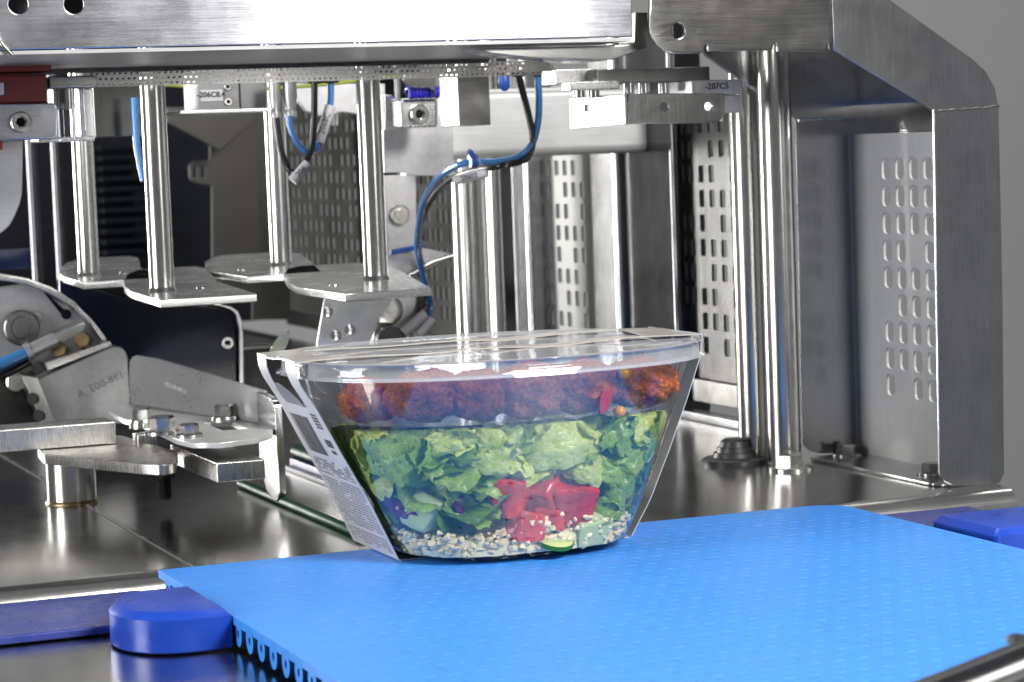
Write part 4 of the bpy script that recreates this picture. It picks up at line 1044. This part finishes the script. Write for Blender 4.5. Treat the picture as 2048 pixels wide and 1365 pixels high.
def inside(px, py, depth=0.004):
    """point on the view line a given distance behind the inner face of the bowl's near wall"""
    d = ray(px, py); d = d/d.length; t = 0.90
    while t < 1.35:
        p = B_(CAM + d*t); a, b, cy, n = bowl_dim(p.z)
        if abs((p.x-BCX)/a)**n + abs((p.y-cy)/b)**n < 1.0: return CAM + d*(t+depth)
        t += 0.0006
    return CAM + d*1.1
pk = empty('salad_bowl', (BCX, 0.016, 0.0), 'clear plastic salad bowl with lid and printed card sleeve on the belt', 'salad bowl')
rings = []
for z, k in ((0.0004, 0.80), (0.0022, 0.82), (0.0028, 0.95), (0.0040, 1.0)):
    a, b, cy, n = bowl_dim(z); rings.append(ring_pts(a*k, b*k, cy, n, z))
for k in range(1, 15):
    z = 0.0040 + (ZR-0.0040)*k/14; a, b, cy, n = bowl_dim(z); rings.append(ring_pts(a, b, cy, n, z))
loft('bowl_wall', rings, 'clear', pk, cap0=True)
a, b, cy, n = bowl_dim(ZR)
loft('rim', [ring_pts(a, b, cy, n, ZR), ring_pts(a+0.0035, b+0.0035, cy, n, ZR+0.0004), ring_pts(a+0.0040, b+0.0040, cy, n, ZR-0.0012)], 'lid', pk)
# lid: skirt with two flared lips, panel, slightly domed
L = [(0.0060, -0.0008), (0.0042, -0.0002), (0.0036, 0.0004), (0.0031, 0.0050), (0.0036, 0.0056), (0.0054, 0.0062), (0.0052, 0.0066), (0.0020, 0.0066), (0.0008, 0.0058), (-0.0040, 0.0056), (-0.0300, 0.0059), (-0.0600, 0.0062)]
lid = loft('lid', [ring_pts(a+o, b+o, cy, n, ZR+h) for o, h in L], 'lid', pk, cap1=True)
# moulded ribs on the skirt
for px in (760, 840, 965, 1257, 1395):
    d = ray(px, 742); best = None
    p = inside(px, 775, 0); pass
# inner tray
TZ = 0.0610
tr = []
for (o, h) in ((-0.0040, ZR+0.0005), (-0.0060, ZR-0.004), (-0.0095, TZ+0.004), (-0.0120, TZ+0.0012), (-0.0160, TZ)):
    tr.append(ring_pts(a+o, b+o, cy, n, h))
loft('inner_tray', tr, 'tray', pk, cap1=True)

# card sleeve: over the lid, down both ends
SY0, SY1 = -0.0085, 0.0500
def sleeve_curve(side, v):
    """position on the end face of the sleeve: v = 0 at the lid edge, 1 at the belt"""
    zz = (ZR+0.0064)*(1-v)
    T = ((0.0900, -0.0990), (0.0840, -0.0986), (0.0790, -0.0965), (0.0680, -0.0897), (0.0500, -0.0805), (0.0270, -0.0680), (0.0, -0.0556)) if side < 0 else ((0.0900, 0.0945), (0.0800, 0.0935), (0.0610, 0.0862), (0.0385, 0.0765), (0.0160, 0.0660), (0.0, 0.0560))
    for (za, xa), (zb, xb) in zip(T[:-1], T[1:]):
        if zb <= zz <= za:
            t = (zz-zb)/(za-zb); return xb+(xa-xb)*t, zz+0.0008
    return T[-1][1], zz+0.0008
def sleeve_pt(side, u, v, off=0.0, shrink=0.0):
    x, z = sleeve_curve(side, v); x2, z2 = sleeve_curve(side, min(1, v+0.01)); d = Vector((x2-x, 0, z2-z))
    if d.length < 1e-6:
        x2, z2 = sleeve_curve(side, v-0.01); d = Vector((x-x2, 0, z-z2))
    d.normalize(); nrm = Vector((-d.z, 0, d.x))
    if nrm.x*side < 0: nrm = -nrm
    y = SY0 + u*(SY1 + 0.006*v - SY0)
    return W_(Vector((x, y, z)) + nrm*off)
def patch(us, vs_, side, off):
    V = [[sleeve_pt(side, u, v, off) for u in us] for v in vs_]; return V
def thick_sheet(name, grids, mat, parent, t=0.0004, side=-1):
    bm = bmesh.new()
    for (us, vs_) in grids:
        g = [[bm.verts.new(sleeve_pt(side, u, v)) for u in us] for v in vs_]
        for i in range(len(vs_)-1):
            for j in range(len(us)-1): bm.faces.new((g[i][j], g[i][j+1], g[i+1][j+1], g[i+1][j]))
    bmesh.ops.remove_doubles(bm, verts=bm.verts, dist=1e-6)
    bmesh.ops.recalc_face_normals(bm, faces=bm.faces)
    bmesh.ops.solidify(bm, geom=bm.faces[:], thickness=t)
    return from_bm(name, bm, mat, parent, 40)
lin = lambda a_, b_, n_: [a_+(b_-a_)*k/n_ for k in range(n_+1)]
# u = 0 is the near edge of the left end face
leftp = thick_sheet('sleeve_left', [(lin(0, 0.24, 3)+lin(0.24, 0.76, 8)[1:]+lin(0.76, 1, 3)[1:], lin(0.24, 1, 22)), (lin(0, 0.24, 3), lin(0.0, 0.24, 8)), (lin(0.76, 1, 3), lin(0.0, 0.24, 8))], 'card', pk)
bm = bmesh.new(); c0 = bm.verts.new(sleeve_pt(-1, 0.5, 0.235, 0.0004)); fan = [bm.verts.new(sleeve_pt(-1, 0.5+0.24*math.cos(t), 0.240-0.125*math.sin(t), 0.0004+0.0015*math.sin(t))) for t in [math.pi*k/16 for k in range(17)]]
for k in range(16): bm.faces.new((c0, fan[k], fan[k+1]))
bmesh.ops.solidify(bm, geom=bm.faces[:], thickness=0.0004); from_bm('sleeve_tab', bm, 'card', pk)
box('sleeve_base', -0.0545, 0.0555, SY0+0.001, 0.0545, 0.0002, 0.0006, 'card', pk, 0.0)
thick_sheet('sleeve_right', [(lin(0, 1, 10), lin(0, 1, 26))], 'card', pk, side=1)
xl = sleeve_curve(-1, 0)[0]; xr = sleeve_curve(1, 0)[0]
def top_z(t): return ZR+0.0069 + 0.0004*math.sin(t*math.pi) + 0.0006*math.sin(t*17)*math.sin(t*math.pi)
bm = bmesh.new(); g = []
for i, t in enumerate(lin(0, 1, 40)):
    x = xl + (xr-xl)*t; row = []
    for j, u in enumerate(lin(0, 1, 8)):
        row.append(bm.verts.new(W_((x, SY0+(SY1-SY0)*u, top_z(t) + 0.0005*math.sin(u*7+t*9)))))
    g.append(row)
for i in range(40):
    for j in range(8):
        if 4 <= i < 36 and 1 <= j < 7: continue
        bm.faces.new((g[i][j], g[i+1][j], g[i+1][j+1], g[i][j+1]))
bmesh.ops.delete(bm, geom=[v for v in bm.verts if not v.link_faces], context='VERTS')
bmesh.ops.solidify(bm, geom=bm.faces[:], thickness=0.0005)
from_bm('sleeve_top', bm, 'kraft', pk, 60)
# print on the left end of the sleeve: bars, figures, lines of small type
def print_quads(name, rects, mat, off=0.00015, parent=leftp):
    vs = []; fs = []
    for (u0, u1, v0, v1) in rects:
        nv = max(1, int((v1-v0)/0.03))
        for q in range(nv):
            va = v0+(v1-v0)*q/nv; vb_ = v0+(v1-v0)*(q+1)/nv
            b_ = len(vs); vs += [sleeve_pt(-1, u0, va, off), sleeve_pt(-1, u1, va, off), sleeve_pt(-1, u1, vb_, off), sleeve_pt(-1, u0, vb_, off)]
            fs.append((b_, b_+1, b_+2, b_+3))
    return pydata(name, vs, fs, mat, parent)
rnd = random.Random(3)
bars = []; u = 0.40
while u < 0.86:
    w = rnd.choice((0.006, 0.010, 0.016)); bars.append((u, u+w, 0.30, 0.50)); u += w + rnd.choice((0.007, 0.012))
print_quads('barcode', bars, 'ink')
fig = [(0.10+0.02*rnd.random(), 0.26, 0.27+k*0.016, 0.281+k*0.016) for k in range(5)] + [(0.10, 0.25, 0.40, 0.44), (0.12, 0.22, 0.455, 0.475)]
lines = []
v = 0.530
while v < 0.975:
    if rnd.random() < 0.08: v += 0.016
    u = 0.06; dens = 0.9 if v > 0.6 else 0.6
    while u < 0.92:
        w = rnd.uniform(0.02, 0.09)
        if rnd.random() < dens and u+w < 0.94: lines.append((u, u+w, v, v+(0.0072 if v > 0.58 else 0.0105)))
        u += w+0.014
    v += 0.0155
print_quads('small_print', lines, 'inkgrey'); print_quads('figures', fig, 'ink')

# ------------------------------------------------------------------ what is in the bowl
# bulgur: nobody could count it
gm = bmesh.new(); proto = bmesh.new(); bmesh.ops.create_icosphere(proto, subdivisions=1, radius=1.0)
pv = [v.co.copy() for v in proto.verts]; pf = [[v.index for v in f.verts] for f in proto.faces]; proto.free()
rnd = random.Random(11); gv = []; gf = []
def grain_top(x, y):
    return 0.0140 + 0.004*math.sin(x*90+1.0) + 0.003*math.sin(y*120) + (0.004 if x > 0.032 else 0)
cnt = 0
while cnt < 3600:
    z = rnd.uniform(0.0045, 0.022); a_, b_, cy_, n_ = bowl_dim(z)
    x = BCX + rnd.uniform(-a_, a_); y = cy_ + rnd.uniform(-b_, b_)
    f = abs((x-BCX)/(a_-0.0020))**n_ + abs((y-cy_)/(b_-0.0020))**n_
    if f > 1.0 or z > grain_top(x, y): continue
    if (f < 0.62 or y > cy_+0.01) and z < grain_top(x, y)-0.005: continue
    s = rnd.uniform(0.0012, 0.0023); m = Matrix.Rotation(rnd.uniform(0, 6.28), 3, 'Z') @ Matrix.Rotation(rnd.uniform(0, 6.28), 3, 'X')
    o_ = len(gv); sc = Vector((s*rnd.uniform(1.0, 1.6), s*rnd.uniform(0.7, 1.0), s*rnd.uniform(0.6, 0.9)))
    for p in pv: gv.append(m @ Vector((p.x*sc.x*rnd.uniform(0.80, 1.15), p.y*sc.y*rnd.uniform(0.85, 1.1), p.z*sc.z*rnd.uniform(0.80, 1.15))) + W_((x, y, z)))
    gf += [tuple(o_+i for i in f_) for f_ in pf]; cnt += 1
gm.free()
# the packed heart of the grain layer
core = []
for k_ in range(7):
    z_ = 0.0034 + 0.0075*k_/6; a_, b_, cy_, n_ = bowl_dim(z_); core.append([p + Vector((0, 0, rnd.uniform(-0.0004, 0.0004))) for p in ring_pts(a_-0.0022-0.0003*k_, b_-0.0022-0.0003*k_, cy_, n_, z_)])
nr_ = len(core[0]); o_ = len(gv)
for rr_ in core: gv += rr_
for i_ in range(6):
    for k_ in range(nr_): k2_ = (k_+1) % nr_; gf.append((o_+i_*nr_+k_, o_+i_*nr_+k2_, o_+(i_+1)*nr_+k2_, o_+(i_+1)*nr_+k_))
gf.append(tuple(o_+k_ for k_ in range(nr_))[::-1]); gf.append(tuple(o_+6*nr_+k_ for k_ in range(nr_)))
bulg = pydata('bulgur', gv, gf, 'grain', None, 38, fix=False)
tag(bulg, 'cream coloured bulgur grains in the bottom of the bowl', 'grain', kind='stuff')

def clamp_in(p, gap=0.0014, zlo=0.004, zhi=0.08):
    p.z = max(zlo, min(zhi, p.z)); a_, b_, cy_, n_ = bowl_dim(p.z); q = B_(p)
    f = (abs((q.x-BCX)/(a_-gap))**n_ + abs((q.y-cy_)/(b_-gap))**n_)
    if f > 1:
        k = f**(-1/n_); q.x = BCX + (q.x-BCX)*k; q.y = cy_ + (q.y-cy_)*k
        q = W_(q); p.x = q.x; p.y = q.y
def chunk(name, c, size, mat, label, cat, seed, group=None, rough=0.18):
    """a hand-cut cube: uneven, soft-edged"""
    rnd = random.Random(seed); bm = bmesh.new(); bmesh.ops.create_cube(bm, size=1.0)
    for v in bm.verts: v.co += Vector([rnd.uniform(-rough, rough) for _ in range(3)])
    bmesh.ops.bevel(bm, geom=bm.edges[:], offset=0.16, segments=4, affect='EDGES', profile=0.5)
    bmesh.ops.subdivide_edges(bm, edges=bm.edges[:], cuts=1, use_grid_fill=True)
    for v in bm.verts: v.co += Vector([rnd.uniform(-0.012, 0.012) for _ in range(3)])
    m = Matrix.Translation(c) @ Matrix.Rotation(rnd.uniform(0, 6), 4, 'Z') @ Matrix.Rotation(rnd.uniform(-0.7, 0.7), 4, 'X') @ Matrix.Diagonal((*size, 1))
    bm.transform(m)
    for v in bm.verts: clamp_in(v.co)
    o = from_bm(name, bm, mat, None, 60); return tag(o, label, cat, group)
tg = 'diced tomato in the bowl'
chunk('tomato_piece', inside(1140, 1005, 0.009), (0.019, 0.014, 0.017), 'tomato', 'large red tomato cube at the right, above the grains', 'tomato', 2, tg)
chunk('tomato_piece', inside(1050, 1056, 0.006), (0.014, 0.010, 0.014), 'tomato', 'bright red tomato cube sitting low in the grains', 'tomato', 5, tg)
chunk('tomato_piece', inside(1018, 990, 0.010), (0.016, 0.014, 0.016), 'tomato', 'tomato cube higher up left of the large one', 'tomato', 8, tg)
chunk('tomato_piece', inside(1082, 985, 0.013), (0.015, 0.012, 0.013), 'tomato', 'tomato piece tucked between the two larger cubes', 'tomato', 9, tg)
chunk('tomato_piece', inside(1105, 1040, 0.008), (0.012, 0.010, 0.010), 'tomato', 'small tomato piece under the large cube', 'tomato', 17, tg)
chunk('cucumber_piece', inside(1178, 1062, 0.008), (0.015, 0.012, 0.013), 'cucumber', 'pale cucumber cube right of the tomato', 'cucumber', 4, 'diced cucumber in the bowl')
chunk('cucumber_piece', inside(848, 1022, 0.012), (0.013, 0.014, 0.016), 'cucumber', 'pale cucumber cube at the left above the grains', 'cucumber', 6, 'diced cucumber in the bowl')
cs = empty('cucumber_slice', inside(1105, 1083, 0.006), 'thin cucumber slice with green peel under the tomato', 'cucumber', 'diced cucumber in the bowl')
pc = inside(1105, 1083, 0.006)
lathe('flesh', pc, (0.1, -0.35, 0.9), [(0, 0.0090), (0.0022, 0.0090)], 'cucumber', cs, 22); lathe('peel', pc+Vector((0, 0, 0)), (0.1, -0.35, 0.9), [(0.0001, 0.0094), (0.0021, 0.0094)], 'peel', cs, 22, cap=False)
chunk('pepper_piece', inside(1212, 800, 0.0028), (0.0075, 0.0040, 0.0105), 'tomato', 'small red pepper scrap stuck to the tray wall', 'pepper', 22, rough=0.25)
ck = lathe('corn_kernel', inside(1240, 824, 0.003)+Vector((0, 0, -0.0025)), (0, 0.2, 1), [(0, 0.0004), (0.0006, 0.0018), (0.002, 0.0027), (0.0036, 0.0026), (0.0048, 0.0014), (0.0052, 0)], 'corn', None, 16, 90)
tag(ck, 'single yellow corn kernel beside the red pepper scrap', 'corn')
ck2 = lathe('corn_kernel', inside(1246, 748, 0.008)+Vector((0, 0, -0.0025)), (0.2, 0.1, 1), [(0, 0.0004), (0.0006, 0.0018), (0.002, 0.0027), (0.0036, 0.0026), (0.0048, 0.0014), (0.0052, 0)], 'corn', None, 16, 90)
tag(ck2, 'yellow corn kernel high up under the lid at right', 'corn')

# falafel in the tray
def falafel(c, r, seed, label):
    bm = bmesh.new(); bmesh.ops.create_icosphere(bm, subdivisions=5, radius=1.0); rnd = random.Random(seed)
    ph = [rnd.uniform(0, 6.28) for _ in range(12)]
    sc = Vector((rnd.uniform(1.05, 1.35), rnd.uniform(0.9, 1.05), rnd.uniform(0.70, 0.82)))
    for v in bm.verts:
        p = v.co; k = 1 + 0.05*math.sin(p.x*5+ph[0])*math.sin(p.y*6+ph[1]) + 0.04*math.sin(p.z*9+ph[2]+p.x*7) + 0.02*math.sin(p.x*19+ph[3])*math.sin(p.z*21+ph[4]) + 0.03*math.sin(p.x*31+ph[5])*math.sin(p.y*29+ph[6])*math.sin(p.z*33+ph[7]) + rnd.uniform(-0.035, 0.035)
        v.co = Vector((p.x*sc.x, p.y*sc.y, p.z*sc.z))*k*r + c
    o = from_bm('falafel', bm, 'falafel', None, 180); return tag(o, label, 'falafel', 'falafel balls in the inner tray')
ff = [(745, 800, 0.0135, 'rough reddish brown falafel at the left end of the tray'), (850, 795, 0.0150, 'dark crusted falafel, second from the left'), (955, 797, 0.0140, 'falafel, third from the left'),
      (1060, 790, 0.0150, 'falafel in the middle right of the tray'), (1165, 786, 0.0150, 'falafel behind the red pepper scrap'), (1278, 776, 0.0140, 'falafel at the right end of the tray')]
for k, (px, py, r, lb_) in enumerate(ff):
    p = inside(px, py, 0.022); falafel(Vector((p.x, p.y, TZ+0.0008+r*0.80)), r, 30+k, lb_)

# lettuce
def leaf(c, w, h, seed, mat, face, label, curl=1.0, tilt=None, roll=None, ruffle=1.0, name='lettuce_leaf', cat='lettuce', group='torn lettuce pieces in the bowl'):
    """a torn piece of lettuce: gently cupped blade, rib, ruffled ragged rim"""
    rnd = random.Random(seed); nu, nv = 14, 10; V = []; ph = [rnd.uniform(0, 6.28) for _ in range(8)]
    bu = rnd.uniform(0.35, 1.0)*curl*rnd.choice((-1, 1)); bv = rnd.uniform(0.2, 0.7)*curl*rnd.choice((-1, 1))
    for j in range(nv+1):
        for i in range(nu+1):
            u = i/nu*2-1; v = j/nv*2-1
            edge = max(abs(u), abs(v))
            rx = 1 + 0.10*math.sin(v*4+ph[0]) + 0.05*math.sin(v*11+ph[1]); ry = 1 + 0.12*math.sin(u*3+ph[2]) + 0.06*math.sin(u*10+ph[3])
            x = u*w/2*rx; y = v*h/2*ry
            # soften the corners
            q = 1 - 0.16*(abs(u)**3)*(abs(v)**3)
            x *= q; y *= q
            z = bu*(u*u-0.3)*w*0.35 + bv*(v*v-0.3)*h*0.30 + ruffle*0.0016*(edge**3)*math.sin(u*9+ph[4]+v*5) + ruffle*0.0012*edge**2*math.sin(v*13+ph[5]) + 0.0008*math.sin(u*6+ph[6])*math.sin(v*7+ph[7])
            z -= 0.0012*math.exp(-(v/0.10)**2)*(1-abs(u)*0.4)
            V.append(Vector((x, y, z)))
    F = [(j*(nu+1)+i, j*(nu+1)+i+1, (j+1)*(nu+1)+i+1, (j+1)*(nu+1)+i) for j in range(nv) for i in range(nu)]
    n = Vector(face).normalized(); up = Vector((0, 0, 1)); uu = up.cross(n).normalized(); vv = n.cross(uu)
    rl_ = rnd.uniform(-0.6, 0.6) if roll is None else roll
    R = Matrix((uu, vv, n)).transposed() @ Matrix.Rotation(rl_, 3, 'Z')
    out = [R @ p + c for p in V]
    # keep the piece inside the bowl and above the grains
    for p in out:
        clamp_in(p, 0.0014, 0.008, TZ-0.0012)
    me = bpy.data.meshes.new('lettuce_leaf'); me.from_pydata([tuple(p) for p in out], [], F); me.update()
    o = finish(name, me, mat, None, 180)
    return tag(o, label, cat, group)
view = lambda p: (CAM-p).normalized()
hero = [  # px, py, depth, w, h, seed, material, roll, label
    (1105, 890, 0.004, 0.046, 0.020, 41, 'leaf_a', 0.15, 'long pale yellow-green lettuce ribbon in the middle of the bowl'),
    (985, 905, 0.003, 0.024, 0.018, 42, 'leaf_a', -0.5, 'pale folded lettuce piece left of the long ribbon'),
    (1000, 862, 0.005, 0.022, 0.013, 43, 'leaf_a', 0.3, 'pale curled lettuce tip just under the tray'),
    (900, 935, 0.003, 0.024, 0.021, 44, 'leaf_b', -0.2, 'square blue-green lettuce piece left of centre'),
    (1238, 865, 0.003, 0.015, 0.020, 45, 'leaf_b', 0.1, 'upright rectangular lettuce piece below the corn kernel'),
    (800, 880, 0.006, 0.034, 0.022, 46, 'leaf_b', 0.5, 'broad mid green lettuce piece at the upper left'),
    (700, 890, 0.006, 0.022, 0.036, 47, 'leaf_b', 0.2, 'tall yellowish lettuce piece beside the printed sleeve'),
    (1290, 900, 0.005, 0.024, 0.022, 48, 'leaf_b', 0.8, 'frilly lettuce piece at the right end'),
    (1180, 925, 0.008, 0.034, 0.010, 49, 'leaf_b', -0.5, 'narrow curling lettuce strip under the ribbon'),
    (1060, 950, 0.004, 0.030, 0.009, 50, 'leaf_a', 0.45, 'thin pale lettuce strip above the tomatoes'),
    (830, 960, 0.006, 0.026, 0.026, 51, 'leaf_b', -0.7, 'crumpled lettuce piece above the left cucumber'),
    (945, 1025, 0.004, 0.024, 0.012, 52, 'leaf_b', -0.5, 'small frilly lettuce scrap left of the tomatoes'),
    (1205, 1030, 0.004, 0.018, 0.014, 53, 'leaf_b', 0.4, 'small lettuce scrap right of the tomatoes'),
    (1230, 975, 0.005, 0.030, 0.016, 54, 'leaf_b', -0.3, 'flat bluish lettuce piece at the lower right'),
    (745, 960, 0.010, 0.026, 0.040, 55, 'leaf_c', 0.1, 'dark green lettuce piece in the shade by the sleeve'),
    (660, 800, 0.006, 0.016, 0.016, 56, 'leaf_c', 0.3, 'dark green lettuce tip by the sleeve under the rim'),
]
for (px, py, dp, w, h, sd, mt, rl2, lb_) in hero:
    p = inside(px, py, dp+0.004); f = view(p) + Vector((random.uniform(-0.35, 0.35), 0, random.uniform(-0.1, 0.5)))
    leaf(p, w, h, sd, mt, f, lb_, roll=rl2)
for (px, py, dp, w, h, sd, lb_) in ((808, 1000, 0.008, 0.020, 0.016, 71, 'dark purple cabbage shred at the lower left'), (968, 1008, 0.012, 0.024, 0.014, 72, 'dark purple cabbage shred left of the tomatoes'), (1215, 985, 0.014, 0.02, 0.02, 73, 'dark purple cabbage shred right of the tomatoes')):
    p = inside(px, py, dp); leaf(p, w, h, sd, 'cabbage', view(p), lb_, name='cabbage_shred', cat='cabbage', group='red cabbage shreds')
rnd = random.Random(5)
where = [(690, 770, 'left end'), (770, 850, 'left part'), (850, 930, 'middle left'), (930, 1010, 'middle'), (1010, 1090, 'just right of the middle'), (1090, 1170, 'middle right'), (1170, 1250, 'right part'), (1250, 1320, 'right end')]
tone = {'leaf_a': 'pale', 'leaf_b': 'mid green', 'leaf_c': 'dark green'}
seen = set()
for k in range(64):
    x0, x1, wh = where[k % 8]
    while True:
        px = rnd.uniform(x0, x1); py = rnd.uniform(848, 1015) if 800 < px < 1260 else rnd.uniform(848, 935)
        if 985 < px < 1205 and py > 950: py -= 90
        dp = rnd.choice((0.009, 0.012, 0.015, 0.022, 0.030, 0.042))
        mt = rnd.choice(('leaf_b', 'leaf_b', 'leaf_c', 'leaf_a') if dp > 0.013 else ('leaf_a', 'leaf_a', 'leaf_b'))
        small = dp < 0.014
        w = rnd.uniform(0.012, 0.022) if small else rnd.uniform(0.022, 0.040)
        asp = rnd.uniform(0.45, 0.9)
        shape = ('small' if small else 'large') + (' narrow' if asp < 0.6 else ' broad' if asp > 0.78 else '')
        lvl = 'under the tray' if py < 880 else 'in the upper half' if py < 925 else 'half way up' if py < 965 else 'low down'
        lab = f'{shape} {tone[mt]} lettuce piece {lvl}, {wh} of the bowl'
        if lab not in seen and len(lab.split()) <= 16: seen.add(lab); break
    p = inside(px, py, dp)
    f = view(p) + Vector((rnd.uniform(-0.7, 0.7), rnd.uniform(-0.3, 0.3), rnd.uniform(-0.4, 0.9)))
    leaf(p, w, w*asp, 100+k, mt, f, lab, ruffle=1.0, curl=1.4)
